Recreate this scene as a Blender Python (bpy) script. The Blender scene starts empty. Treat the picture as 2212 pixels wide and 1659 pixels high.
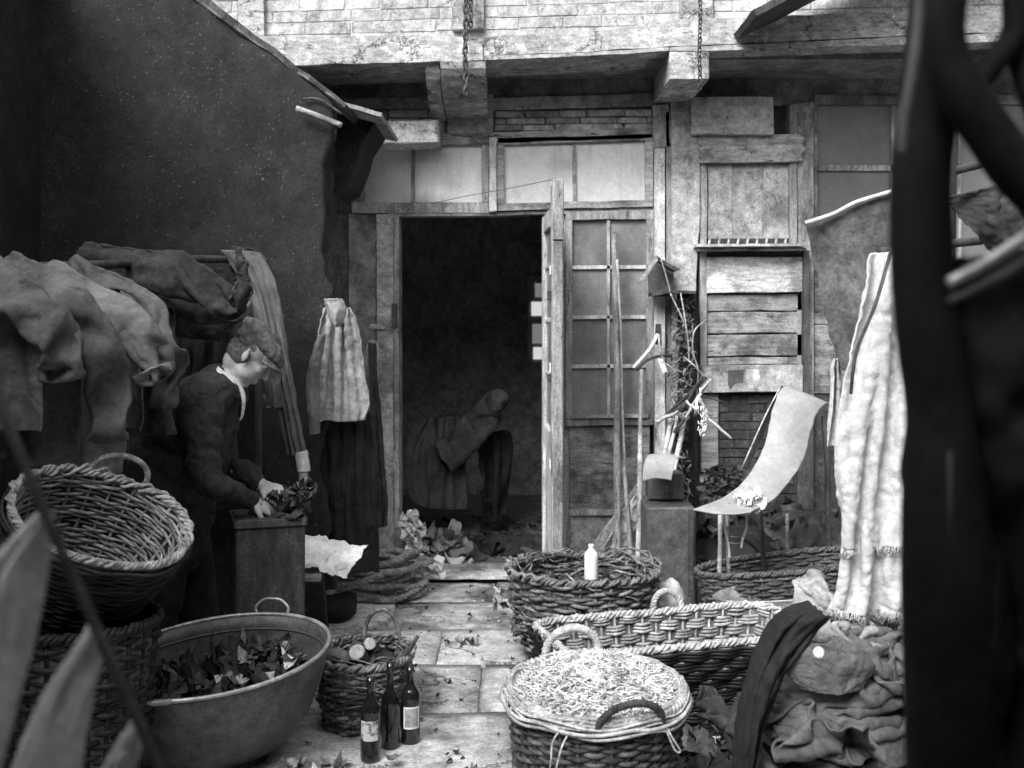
import bpy, bmesh, math, random
from mathutils import Vector, Matrix, noise, Euler
import numpy as np
random.seed(7)
R = random.Random(11)
S = bpy.context.scene
for _o in list(S.collection.objects): bpy.data.objects.remove(_o)

# ------------------------------------------------------------------ camera, sky, sun, exposure
EYE, F = 1.52, 2373.0
cam = bpy.data.cameras.new('camera'); camo = bpy.data.objects.new('camera', cam)
S.collection.objects.link(camo); S.camera = camo
camo.location = (0, 0, EYE); camo.rotation_euler = (math.radians(90), 0, 0)
cam.sensor_width = 36; cam.lens = 36 * F / 2212; cam.shift_y = -139.5 / 2212
cam.clip_start = 0.05; cam.clip_end = 500
cam.dof.use_dof = True; cam.dof.focus_distance = 4.05; cam.dof.aperture_fstop = 4.5

SUN_EL, SUN_AZ = 42.0, 30.0            # azimuth: degrees to the left of straight behind the camera
W = bpy.data.worlds.new('World'); S.world = W; W.use_nodes = True
nt = W.node_tree; nt.nodes.clear()
sky = nt.nodes.new('ShaderNodeTexSky'); sky.sky_type = 'NISHITA'; sky.sun_disc = False
sky.sun_elevation = math.radians(SUN_EL); sky.sun_rotation = math.radians(180 + SUN_AZ)
sky.air_density = 2.0; sky.dust_density = 6.0
bw = nt.nodes.new('ShaderNodeRGBToBW'); bg = nt.nodes.new('ShaderNodeBackground'); bg.inputs[1].default_value = 0.15
wo = nt.nodes.new('ShaderNodeOutputWorld')
nt.links.new(sky.outputs[0], bw.inputs[0]); nt.links.new(bw.outputs[0], bg.inputs[0]); nt.links.new(bg.outputs[0], wo.inputs[0])
sl = bpy.data.lights.new('sun', 'SUN'); sl.energy = 1.15; sl.angle = math.radians(22); sl.color = (1.0, 0.995, 0.975)
so = bpy.data.objects.new('sun', sl); S.collection.objects.link(so)
_el, _az = math.radians(SUN_EL), math.radians(SUN_AZ)
_d = Vector((-math.sin(_az) * math.cos(_el), -math.cos(_az) * math.cos(_el), math.sin(_el)))
so.rotation_euler = _d.to_track_quat('Z', 'Y').to_euler(); so.location = (-3, -4, 9)
S.view_settings.view_transform = 'Standard'; S.view_settings.look = 'None'
S.view_settings.gamma = 1; S.view_settings.use_curve_mapping = False
S.view_settings.exposure = 1.33

# ------------------------------------------------------------------ helpers
def P(px, py, Y):
    "point at distance Y whose direction is that of the 2212 px wide survey of the photograph"
    return Vector(((px - 1106) / F * Y, Y, EYE + (690 - py) / F * Y))
def G(px, py, z=0.0):
    "point on the level z seen at that pixel"
    Y = (EYE - z) * F / (py - 690)
    return Vector(((px - 1106) / F * Y, Y, z))
WL = {}
def link(o): S.collection.objects.link(o); return o
def tag(o, label=None, cat=None, group=None, kind=None):
    if label: o['label'] = label
    if cat: o['category'] = cat
    if group: o['group'] = group
    if kind: o['kind'] = kind
    return o
def thing(name, label, cat, loc, group=None):
    o = link(bpy.data.objects.new(name, None)); o.location = loc; o.empty_display_size = .05
    WL[o] = Vector(loc); return tag(o, label, cat, group)
def mesh(name, V, Fc, m=None, parent=None, smooth=False, origin=None):
    V = [Vector(v) for v in V]
    if parent is not None: o0 = WL[parent]
    elif origin is not None: o0 = Vector(origin)
    else:
        xs = [v.x for v in V]; ys = [v.y for v in V]; zs = [v.z for v in V]
        o0 = Vector(((min(xs)+max(xs))/2, (min(ys)+max(ys))/2, min(zs)))
    me = bpy.data.meshes.new(name); me.from_pydata([tuple(v - o0) for v in V], [], Fc); me.validate(); me.update()
    if smooth: me.polygons.foreach_set('use_smooth', [True]*len(me.polygons))
    if m: me.materials.append(m)
    o = link(bpy.data.objects.new(name, me)); WL[o] = o0
    if parent is None: o.location = o0
    else: o.parent = parent
    return o
class MB:
    "collects pieces into one mesh"
    def __init__(s): s.V = []; s.F = []
    def add(s, V, Fc):
        n = len(s.V); s.V += [Vector(v) for v in V]; s.F += [tuple(i+n for i in f) for f in Fc]; return s
    def build(s, name, m=None, parent=None, smooth=False, origin=None): return mesh(name, s.V, s.F, m, parent, smooth, origin)
def fb(p, o=3):
    a, f, t = .5, 1., 0.
    for _ in range(o): t += a*noise.noise(Vector(p)*f); a *= .5; f *= 2.03
    return t
def box(c, sx, sy, sz, bev=.004, rz=0, jit=0, M=None):
    "chamfered box geometry"
    b = min(bev, sx*.3, sy*.3, sz*.3); V = []; 
    hx, hy, hz = sx/2, sy/2, sz/2
    bm = bmesh.new(); bmesh.ops.create_cube(bm, size=1)
    for v in bm.verts: v.co = Vector((v.co.x*sx + R.uniform(-jit, jit), v.co.y*sy + R.uniform(-jit, jit), v.co.z*sz + R.uniform(-jit, jit)))
    if b > 0: bmesh.ops.bevel(bm, geom=bm.edges[:], offset=b, segments=1, affect='EDGES', profile=.5)
    if M is None: M = Matrix.Rotation(rz, 3, 'Z')
    bm.verts.index_update()
    V = [M @ v.co + Vector(c) for v in bm.verts]; Fc = [tuple(v.index for v in f.verts) for f in bm.faces]; bm.free()
    return V, Fc
def plate(pts, Y, t, wob=.0015, bev=.004, step=.06, Yr=None, seed=0):
    "board cut to an outline, standing in the plane y=Y, t thick towards +y; Yr: y at the right edge"
    if Yr is None: Yr = Y
    x0 = min(p[0] for p in pts); x1 = max(p[0] for p in pts)
    W3 = []
    for i in range(len(pts)):
        a, b = pts[i], pts[(i+1) % len(pts)]
        A = P(a[0], a[1], Y + (Yr-Y)*(a[0]-x0)/max(1e-6, x1-x0)); B = P(b[0], b[1], Y + (Yr-Y)*(b[0]-x0)/max(1e-6, x1-x0))
        n = max(1, int((B-A).length/step))
        for k in range(n):
            p = A.lerp(B, k/n)
            if wob: p = p + Vector((noise.noise(p*9 + Vector((seed, 0, 3))), 0, noise.noise(p*9 + Vector((5, seed, 0)))))*wob*2
            W3.append(p)
    c = sum(W3, Vector())/len(W3); n = len(W3); V = []
    for p in W3:
        d = (c-p); d.y = 0; d = d.normalized()*bev*1.2; V.append(p + d)
    V += [p + Vector((0, bev, 0)) for p in W3]; V += [p + Vector((0, t, 0)) for p in W3]
    Fc = [tuple(range(n))]
    for k in range(n):
        j = (k+1) % n; Fc += [(k, k+n, j+n, j), (k+n, k+2*n, j+2*n, j+n)]
    Fc.append(tuple(reversed(range(2*n, 3*n))))
    return V, Fc
def R4(x0, y0, x1, y1, sl=0.0):
    return [(x0, y0), (x1, y0 + sl*(x1-x0)), (x1, y1 + sl*(x1-x0)), (x0, y1)]
def tube(pts, r, seg=8, caps=True, twist=0, flat=1.0):
    pts = [Vector(p) for p in pts]; n = len(pts); rr = r if isinstance(r, (list, tuple)) else [r]*n
    V = []; Fc = []
    T = [(pts[min(i+1, n-1)] - pts[max(i-1, 0)]).normalized() for i in range(n)]
    up = Vector((0, 0, 1)) if abs(T[0].z) < .9 else Vector((1, 0, 0))
    N = T[0].cross(up).normalized()
    for i in range(n):
        N = (N - T[i]*N.dot(T[i]));  N = N.normalized() if N.length > 1e-6 else T[i].orthogonal().normalized()
        B = T[i].cross(N)
        for k in range(seg):
            a = 2*math.pi*k/seg + twist*i
            V.append(pts[i] + (N*math.cos(a) + B*math.sin(a)*flat)*rr[i])
    for i in range(n-1):
        for k in range(seg):
            j = (k+1) % seg; Fc.append((i*seg+k, i*seg+j, (i+1)*seg+j, (i+1)*seg+k))
    if caps: Fc += [tuple(reversed(range(seg))), tuple(range((n-1)*seg, n*seg))]
    return V, Fc
def spl(pts, n=8):
    "Catmull-Rom through tuples"
    pts = [tuple(p) for p in pts]; out = []
    for i in range(len(pts)-1):
        p0 = pts[max(i-1, 0)]; p1 = pts[i]; p2 = pts[i+1]; p3 = pts[min(i+2, len(pts)-1)]
        for k in range(n):
            t = k/n
            out.append(tuple(.5*((2*b) + (c-a)*t + (2*a-5*b+4*c-d)*t*t + (3*b-a-3*c+d)*t**3) for a, b, c, d in zip(p0, p1, p2, p3)))
    out.append(pts[-1]); return out
def PT(lst, n=6): return [P(*q) for q in spl(lst, n)]
def stick(a, b, r0, r1=None, bend=.01, seg=7, n=9, knob=.15):
    a, b = Vector(a), Vector(b); L = (b-a).length; r1 = r1 or r0; s = R.random()*50
    pts = []; rr = []
    for i in range(n+1):
        t = i/n; q = a.lerp(b, t); e = math.sin(math.pi*t)
        q = q + Vector((noise.noise(Vector((t*2, s, 0))), noise.noise(Vector((t*2, 0, s))), noise.noise(Vector((s, t*2, 0)))))*bend*2*e
        pts.append(q); rr.append((r0 + (r1-r0)*t)*(1 + knob*noise.noise(Vector((t*6, s, 5)))))
    return tube(pts, rr, seg)
def lathe(prof, c=(0, 0, 0), seg=32, M=None, sx=1, sy=1):
    V = []; Fc = []; n = len(prof); c = Vector(c)
    for r, z in prof:
        for k in range(seg):
            a = 2*math.pi*k/seg; v = Vector((r*math.cos(a)*sx, r*math.sin(a)*sy, z)); V.append(c + (M @ v if M else v))
    for i in range(n-1):
        for k in range(seg):
            j = (k+1) % seg; Fc.append((i*seg+k, i*seg+j, (i+1)*seg+j, (i+1)*seg+k))
    Fc.append(tuple(reversed(range(seg)))); Fc.append(tuple(range((n-1)*seg, n*seg)))
    return V, Fc
def drape(rows, Y, nf=4, amp=.02, seed=0, nu=56, nv=56, bulge=.03, crump=.01, warp=.6, cs=9, hem=.006, fade=0.0, slant=0.0):
    "cloth between a left and a right edge. rows: (xl,yl,xr,yr[,dY]) survey pixels; folds run downwards"
    rr = [tuple(q) + ((0,) if len(q) == 4 else ()) for q in rows]; C = spl(rr, 8); m = len(C)-1
    V = []; Fc = []
    for i in range(nv+1):
        v = i/nv; f = v*m; k = min(int(f), m-1); t = f-k
        q = [a + (b-a)*t for a, b in zip(C[k], C[k+1])]
        for j in range(nu+1):
            u = j/nu; uu = u + warp/nf*.6*noise.noise(Vector((u*2.2+seed, v*2.4, seed*1.7)))
            a = 2*math.pi*(nf*uu + slant*v) + seed
            wq = noise.noise(Vector((u*1.7+seed, v*1.9, 2.2)))*.9
            q1 = Vector((u*nf*.9+wq+slant*v*1.2+seed, v*.7+wq*.4, seed*.7)); q2 = Vector((u*nf*1.8+wq*1.6+slant*v*2+seed*2, v*1.2+seed, 4.))
            fo = .28*math.cos(a) + .9*(1-3.2*abs(noise.noise(q1))) + .32*(1-3.2*abs(noise.noise(q2)))
            am = amp*(fade + (1-fade)*min(1, v*1.6+.15)) * (.6+.8*abs(noise.noise(Vector((u*3, v*2, seed+9)))) *2)
            y0 = Y + q[4]; p = P(q[0]*(1-u)+q[2]*u, q[1]*(1-u)+q[3]*u, y0)
            cr = crump*1.2*(abs(fb(Vector((p.x*cs, p.z*cs, seed*3.1)), 3))*2 - .4)
            e = min(i, nv-i)/nv
            p.y += -bulge*math.sin(math.pi*u) + am*fo + cr
            ed = hem*noise.noise(Vector((u*14, v*14, seed)))
            p.x += ed; p.z += ed*.8 if i in (0, nv) else 0
            V.append(p)
    for i in range(nv):
        for j in range(nu):
            a = i*(nu+1)+j; Fc.append((a, a+nu+1, a+nu+2, a+1))
    return V, Fc
def cloth(name, geo, m, parent=None, t=.004, origin=None):
    o = mesh(name, geo[0], geo[1], m, parent, True, origin)
    s = o.modifiers.new('thickness', 'SOLIDIFY'); s.thickness = t; s.offset = 0
    return o
def scrap(c, w, h, M, cr=.02, n=5, seed=0):
    V = []; Fc = []
    for i in range(n+1):
        for j in range(n+1):
            a_, b2 = i/n*2-1, j/n*2-1; x = a_*math.sqrt(1-b2*b2*.2)*w/2; y = b2*math.sqrt(1-a_*a_*.2)*h/2
            z = .35*w*math.sin(seed*2.3)*a_*a_ + .2*h*math.cos(seed*1.7)*b2*b2 + .25*w*a_*b2*math.sin(seed*3.1) + cr*(noise.noise(Vector((x*12, y*12, seed)))*2 + abs(noise.noise(Vector((x*25+seed, y*25, 3))))*1.2)
            e = noise.noise(Vector((x*26, y*26, seed+4)))*.22
            V.append(M @ Vector((x*(1+e), y*(1-e), z)) + Vector(c))
    for i in range(n):
        for j in range(n):
            a = i*(n+1)+j; Fc.append((a, a+n+1, a+n+2, a+1))
    return V, Fc
def rotm(rx, ry, rz): return Euler((rx, ry, rz)).to_matrix()

# ------------------------------------------------------------------ materials (all neutral greys)
MATS = {}
def mat(name, a, b=None, sc=6, st=(1, 1, 1), rough=.85, bump=.25, bs=40, stain=0, ssc=2.5, scol=None, peel=0, pcol=.6, psc=7, rnd=.12, isl=0, metal=0, det=6, spec=.3, speck=0, spv=.5, alpha=None, ct=.5, fray=None, coords='Object', streak=0, micro=.42, mics=17, crack=0, csc=3.2, cw=.012, hcrack=0):
    if b is None: b = a*.65
    m = bpy.data.materials.new(name); m.use_nodes = True; n = m.node_tree; N = n.nodes; L = n.links; N.clear()
    out = N.new('ShaderNodeOutputMaterial'); bs_ = N.new('ShaderNodeBsdfPrincipled'); L.new(bs_.outputs[0], out.inputs[0])
    tc = N.new('ShaderNodeTexCoord'); mp = N.new('ShaderNodeMapping'); mp.inputs['Scale'].default_value = st
    oi = N.new('ShaderNodeObjectInfo')
    ad = N.new('ShaderNodeVectorMath'); ad.operation = 'ADD'; 
    mu = N.new('ShaderNodeVectorMath'); mu.operation = 'SCALE'; mu.inputs[0].default_value = (13.1, 7.7, 5.3); L.new(oi.outputs['Random'], mu.inputs['Scale'])
    L.new(tc.outputs[coords], ad.inputs[0]); L.new(mu.outputs[0], ad.inputs[1]); L.new(ad.outputs[0], mp.inputs[0])
    def nz(scale, detail=det, src=None, ro=.6):
        x = N.new('ShaderNodeTexNoise'); x.inputs['Scale'].default_value = scale; x.inputs['Detail'].default_value = detail; x.inputs['Roughness'].default_value = ro
        L.new((src or mp).outputs[0], x.inputs[0]); return x
    def ramp(src, p0, p1, c0=0., c1=1.):
        x = N.new('ShaderNodeMapRange'); x.inputs[1].default_value = p0; x.inputs[2].default_value = p1; x.inputs[3].default_value = c0; x.inputs[4].default_value = c1
        L.new(src, x.inputs[0]); return x.outputs[0]
    def mix(f, A, B):
        x = N.new('ShaderNodeMix'); x.data_type = 'FLOAT'
        for i, s in ((0, f), (2, A), (3, B)):
            if isinstance(s, (int, float)): x.inputs[i].default_value = s
            else: L.new(s, x.inputs[i])
        return x.outputs[0]
    n1 = nz(sc); v = mix(ramp(n1.outputs[0], .5-.25*ct*1.1, .5+.25*ct*1.1), a, b)
    h = n1.outputs[0]
    if stain:
        n2 = nz(ssc, 4, ad); v = mix(ramp(n2.outputs[0], .49, .62, 0, stain), v, scol if scol is not None else a*.3)
    if streak:
        m2 = N.new('ShaderNodeMapping'); m2.inputs['Scale'].default_value = (1, 1, .12); L.new(ad.outputs[0], m2.inputs[0])
        n5 = nz(14, 5, m2); v = mix(ramp(n5.outputs[0], .5, .7, 0, streak), v, a*.35)
    if peel:
        n3 = nz(psc, 8, ad, .7); v = mix(ramp(n3.outputs[0], .55, .58, 0, peel), v, pcol)
    if speck:
        n4 = nz(90, 2, ad, .5); v = mix(ramp(n4.outputs[0], .68, .72, 0, speck), v, spv)
    if isl:
        g = N.new('ShaderNodeNewGeometry'); v2 = ramp(g.outputs['Random Per Island'], 0, 1, 1-isl, 1+isl)
        x = N.new('ShaderNodeMath'); x.operation = 'MULTIPLY'; L.new(v, x.inputs[0]); L.new(v2, x.inputs[1]); v = x.outputs[0]
    if hcrack:
        m8 = N.new('ShaderNodeMapping'); m8.inputs['Scale'].default_value = tuple(q*1.0 for q in st); L.new(ad.outputs[0], m8.inputs[0])
        n8 = nz(7, 6, m8, .75); x = ramp(n8.outputs[0], .60, .635, 1, 1-hcrack)
        y = N.new('ShaderNodeMath'); y.operation = 'MULTIPLY'; L.new(v, y.inputs[0]); L.new(x, y.inputs[1]); v = y.outputs[0]
    if crack:
        n9 = nz(5, 5, ad, .7); va = N.new('ShaderNodeVectorMath'); va.operation = 'SCALE'; va.inputs['Scale'].default_value = .35; L.new(n9.outputs[1], va.inputs[0])
        vb = N.new('ShaderNodeVectorMath'); L.new(ad.outputs[0], vb.inputs[0]); L.new(va.outputs[0], vb.inputs[1])
        vo = N.new('ShaderNodeTexVoronoi'); vo.feature = 'DISTANCE_TO_EDGE'; vo.inputs['Scale'].default_value = csc; L.new(vb.outputs[0], vo.inputs['Vector'])
        nm_ = nz(1.9, 3, ad); x = N.new('ShaderNodeMath'); x.operation = 'MAXIMUM'; L.new(ramp(vo.outputs[0], cw*.25, cw*1.6, 1-crack, 1), x.inputs[0]); L.new(ramp(nm_.outputs[0], .46, .56, 1, 0), x.inputs[1])
        y = N.new('ShaderNodeMath'); y.operation = 'MULTIPLY'; L.new(v, y.inputs[0]); L.new(x.outputs[0], y.inputs[1]); v = y.outputs[0]
    if micro:
        n6 = nz(mics, 8, None, .72); n7 = nz(mics*5, 3, ad, .6)
        for nn, aa in ((n6, micro), (n7, micro*.6)):
            x = N.new('ShaderNodeMath'); x.operation = 'MULTIPLY'; L.new(v, x.inputs[0]); L.new(ramp(nn.outputs[0], .36, .62, 1-aa, 1+aa*.55), x.inputs[1]); v = x.outputs[0]
    if rnd:
        x = N.new('ShaderNodeMath'); x.operation = 'MULTIPLY'; L.new(v, x.inputs[0]); L.new(ramp(oi.outputs['Random'], 0, 1, 1-rnd, 1+rnd), x.inputs[1]); v = x.outputs[0]
    L.new(v, bs_.inputs['Base Color']); bs_.inputs['Roughness'].default_value = rough; bs_.inputs['Metallic'].default_value = metal
    bs_.inputs['Specular IOR Level'].default_value = spec
    nb = nz(bs, 6, None, .65); bp = N.new('ShaderNodeBump'); bp.inputs['Strength'].default_value = bump; bp.inputs['Distance'].default_value = .01
    if bump:
        L.new(mix(.5, nb.outputs[0], h), bp.inputs['Height']); L.new(bp.outputs[0], bs_.inputs['Normal'])
    MATS[name] = m; return m
wash   = mat('whitewashed masonry', .56, .4, 5, bump=.5, bs=30, stain=.7, ssc=2.2, scol=.3, peel=.6, pcol=.3, psc=9, ct=1, crack=.75, csc=2.6)
washb  = mat('whitewashed brick', .45, .3, 9, bump=.6, bs=35, stain=.5, ssc=5, scol=.35, ct=1, rnd=.1, crack=.6, csc=4, peel=.5, pcol=.3, psc=13)
beamm  = mat('weathered painted beam', .41, .23, 4, (1, 1, 3.2), bump=.45, bs=22, stain=.8, ssc=1.6, scol=.24, streak=.4, ct=1, crack=.8, csc=2.2, hcrack=.7, peel=.5, pcol=.6, psc=9)
mortar = mat('dark mortar', .2, .1, 30, bump=.6)
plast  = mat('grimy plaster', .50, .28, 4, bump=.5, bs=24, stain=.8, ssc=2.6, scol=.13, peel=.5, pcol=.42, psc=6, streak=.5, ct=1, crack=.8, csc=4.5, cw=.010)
plastd = mat('dirty shade-dark plaster', .24, .13, 5, bump=.5, bs=24, stain=.6, scol=.08)  # darker copy of the plaster; shade under jetty and shed roof in the tone
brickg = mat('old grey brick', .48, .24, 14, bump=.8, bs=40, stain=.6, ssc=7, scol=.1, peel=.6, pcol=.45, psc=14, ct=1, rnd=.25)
brickd = mat('shade-dark brick', .06, .03, 14, bump=.8, bs=40, peel=.5, pcol=.13, psc=22, rnd=.3)  # near black stands in for the shade low in the right bay
woodl  = mat('pale painted wood', .62, .42, 5, (2, 2, .5), bump=.35, bs=30, stain=.7, ssc=3, scol=.2, streak=.6, ct=1, hcrack=.6)
woodh  = mat('pale weathered plank', .62, .34, 4, (.6, 1, 3), bump=.45, bs=24, stain=.85, ssc=4, scol=.13, peel=.5, pcol=.5, psc=8, ct=1, hcrack=.8)
woodg  = mat('grey weathered plank', .42, .2, 5, (.5, 1, 3.5), bump=.5, bs=26, stain=.85, ssc=4, scol=.07, peel=.4, pcol=.33, psc=10, ct=1, rnd=.2, hcrack=.8)
woodv  = mat('grey weathered post', .38, .2, 6, (3, 2, .5), bump=.45, bs=26, stain=.7, ssc=3, scol=.08, peel=.4, pcol=.36, psc=11, streak=.5, ct=1, hcrack=.7)
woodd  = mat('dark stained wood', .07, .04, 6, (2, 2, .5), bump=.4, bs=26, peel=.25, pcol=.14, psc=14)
glassl = mat('dusty glass with painted sky', .66, .46, 3, micro=.14, mics=12, rough=.32, bump=.06, bs=8, spec=.6, stain=.5, ssc=1.8, scol=.22, rnd=.1, ct=1, streak=.35)  # pale base stands in for sky reflected in the transom panes
glassd = mat('grimy glass', .24, .14, 3, micro=.2, mics=10, rough=.28, bump=.06, bs=8, spec=.6, stain=.5, ssc=3, scol=.08, streak=.3, rnd=.12, ct=1)
glassk = mat('dull dark glass', .15, .12, 3, micro=.12, mics=10, rough=.3, bump=.05, bs=8, spec=.5, rnd=.06)
tar    = mat('sooty tarred wall', .019, .010, 5, crack=.6, csc=3, bump=.9, bs=55, speck=.8, spv=.13, stain=.5, ssc=1.2, scol=.03)
dark   = mat('unlit interior plaster', .5, .3, 5, bump=.5)
black  = mat('black oiled cloth', .013, .007, 5, bump=.2, rnd=0, spec=.2)
stone  = mat('worn paving stone', .74, .48, 5, bump=.55, bs=28, stain=.85, ssc=2.2, scol=.13, peel=.3, pcol=.5, psc=18, ct=1, rnd=.2, speck=.8, spv=.7, crack=.8, csc=1.7, cw=.012)
dirt   = mat('trodden dirt', .36, .2, 14, bump=.9, bs=40, speck=.6, spv=.4)
zinc   = mat('old zinc', .12, .075, 6, rough=.5, metal=.25, bump=.15, bs=12, stain=.6, ssc=5, scol=.06, spec=.5, ct=1)
zincl  = mat('bright zinc rim', .5, .3, 9, rough=.38, metal=.4, bump=.1, spec=.5)
iron   = mat('rusty iron', .09, .04, 20, rough=.6, metal=.3, bump=.4, bs=60)
ironl  = mat('worn bright iron', .5, .22, 25, rough=.45, metal=.4, bump=.3, bs=60)
wick   = mat('pale wicker', .48, .28, 30, rough=.6, bump=.3, bs=90, isl=.3, spec=.35)
wickm  = mat('weathered wicker', .34, .18, 30, rough=.6, bump=.3, bs=90, isl=.35, spec=.35)
wickd  = mat('dark wicker', .1, .05, 20, rough=.6, bump=.4, bs=90, isl=.6, spec=.35, peel=.3, pcol=.3, psc=20)
wickk  = mat('shade blackened wicker', .016, .010, 20, rough=.6, bump=.4, bs=90, isl=.6, spec=.3)  # shade on the basket outsides is put into this colour
brush  = mat('brushwood', .2, .07, 22, rough=.65, bump=.4, bs=90, isl=.7, spec=.35)
straw  = mat('pale wood wool', .76, .54, 20, rough=.7, bump=.1, isl=.5)
ropem  = mat('tarry rope', .36, .18, 30, bump=.6, bs=120)
ropel  = mat('pale rope', .5, .35, 30, bump=.5, bs=120)
bottle = mat('dark bottle glass', .012, .008, 5, rough=.08, bump=0, spec=.8, rnd=0)
paper  = mat('crumpled white paper', .82, .66, 9, micro=.1, bump=.25, bs=25, rnd=.05, stain=.4, ssc=9, scol=.45)
clothw = mat('bleached white linen', .6, .46, 8, micro=.2, mics=36, bump=.55, bs=80, stain=.5, ssc=5, scol=.45, rnd=.03, ct=1)
clothp = mat('pale soiled linen', .44, .28, 9, bump=.4, bs=60, stain=.5, ssc=14, scol=.18, ct=1, micro=.3)
clothg = mat('grey wool cloth', .185, .11, 7, bump=.35, bs=140, stain=.35, ssc=4, scol=.09, micro=.22, mics=50)
clothm = mat('mid grey work cloth', .125, .07, 8, bump=.35, bs=120, stain=.3, ssc=4, scol=.06, micro=.25, mics=50)
clothh = mat('coarse grey sacking', .15, .085, 7, bump=.5, bs=170, stain=.4, ssc=4, scol=.05, micro=.3, mics=60)
clothd = mat('dark drab cloth', .055, .03, 8, bump=.45, bs=70)
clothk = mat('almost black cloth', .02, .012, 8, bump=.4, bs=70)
blank  = mat('mottled felt blanket', .14, .055, 14, bump=.6, bs=60, stain=.7, ssc=6, scol=.07, ct=.7, rnd=0)
canvas = mat('pale canvas sheet', .34, .25, 6, micro=.14, mics=40, bump=.3, bs=80, stain=.45, ssc=4, scol=.25, rnd=.03)
skin   = mat('skin', .44, .33, 12, micro=.12, mics=40, rough=.5, bump=.12, bs=50, rnd=0, spec=.4)
capm   = mat('tweed cap cloth', .17, .1, 30, bump=.5, bs=140, rnd=0)
coatm  = mat('dark jacket cloth', .04, .026, 9, bump=.4, bs=110, rnd=0)
scrapm = mat('mixed dark scraps', .085, .035, 20, bump=.4, isl=.7)
scrapk = mat('black scraps', .045, .02, 20, bump=.4, isl=.9)
scrapl = mat('mixed pale scraps', .5, .25, 20, bump=.3, isl=.6)

# ------------------------------------------------------------------ ground and paving
FW, JT = 6.46, 5.86                     # distance of the ground-floor front and of the jettied storey
g = MB(); nx, ny = 60, 60
gx = [-14 + 28*i/nx for i in range(nx+1)]; gy = [-6 + 20*j/ny for j in range(ny+1)]
for y in gy:
    for x in gx: g.V.append(Vector((x, y, -.022 + .012*noise.noise(Vector((x*2, y*2, 0))))))
for j in range(ny):
    for i in range(nx): a = j*(nx+1)+i; g.F.append((a, a+1, a+nx+2, a+nx+1))
ground = g.build('ground', dirt, None, True, origin=(0, 3, 0)); tag(ground, kind='structure')
paving = mesh('paving', [(-4, .5, -.06), (4, .5, -.06), (4, 6.4, -.06), (-4, 6.4, -.06)], [(0, 1, 2, 3)], dirt, None, origin=(0, 3.4, -.06)); tag(paving, kind='structure')
ybs = [.9, 1.7, 2.45, 3.1, 3.72, 4.28, 4.86, 5.42, 5.93, 6.42]
for r in range(len(ybs)-1):
    x = -3.1 + R.uniform(-.3, .3)
    if r == 7: xs_ = [-3.1, -2.2, -1.4, -.62, .08, .9, 1.6, 2.4, 3.2]
    else:
        xs_ = [x]
        while xs_[-1] < 3.0: xs_.append(xs_[-1] + R.uniform(.5, .95))
    for k in range(len(xs_)-1):
        xa, xb, ya, yb = xs_[k]+.006, xs_[k+1]-.006, ybs[r]+.006, ybs[r+1]-.006
        s = R.random()*40; hz = R.uniform(-.006, .006); n = 6; V = []; Fc = []
        tx, ty = R.uniform(-.008, .008), R.uniform(-.008, .008)
        for j in range(n+1):
            for i in range(n+1):
                u, v = i/n, j/n; px = xa+(xb-xa)*u; py = ya+(yb-ya)*v
                e = i in (0, n) or j in (0, n)
                w = .012*noise.noise(Vector((px*5, py*5, s)))
                V.append(Vector((px + w, py + w*.8, hz + tx*(u-.5) + ty*(v-.5) + .006*noise.noise(Vector((px*4, py*4, s))) - (.007 if e else 0))))
        for j in range(n):
            for i in range(n): a = j*(n+1)+i; Fc.append((a, a+1, a+n+2, a+n+1))
        ring = [i for i in range(n+1)] + [(j)*(n+1)+n for j in range(1, n+1)] + [n*(n+1)+i for i in range(n-1, -1, -1)] + [j*(n+1) for j in range(n-1, 0, -1)]
        b0 = len(V); V += [V[q] - Vector((0, 0, .05)) for q in ring]; m_ = len(ring)
        for q in range(m_): z = (q+1) % m_; Fc.append((ring[z], ring[q], b0+q, b0+z))
        mesh('flagstone', V, Fc, stone, paving, True)

# ------------------------------------------------------------------ the workshop front
hall = thing('workshop_building', 'old timber and brick workshop front with open doorway, transoms and jettied whitewashed storey', 'building', (0, FW, 0))
def bd(name, pts, Y, t, m, parent=hall, **k): 
    V, Fc = plate(pts, Y, t, seed=R.random()*50, **k); return mesh(name, V, Fc, m, parent)
def brickrows(x0, x1, ytops, Y, m, ml, wpx=88, skip=None, rough=.006, gap=3.0, depth=.07, parent=hall):
    for r in range(len(ytops)-1):
        x = x0 - (r % 2)*wpx*.5 - R.uniform(0, 20)
        while x < x1:
            w = wpx*R.uniform(.8, 1.15); a = max(x, x0); b = min(x+w-gap, x1); x += w
            if b-a < 9: continue
            ta = ytops[r](a) if callable(ytops[r]) else ytops[r]; tb = ytops[r](b) if callable(ytops[r]) else ytops[r]
            ba = ytops[r+1](a) if callable(ytops[r+1]) else ytops[r+1]; bb = ytops[r+1](b) if callable(ytops[r+1]) else ytops[r+1]
            if skip and skip(a, b, r): continue
            bd('brick', [(a, ta+1), (b, tb+1), (b, bb-1), (a, ba-1)], Y + R.uniform(-rough, rough), depth, m if R.random() < .8 else (ml or m), parent, bev=.004, step=.2, wob=.003)
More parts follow.
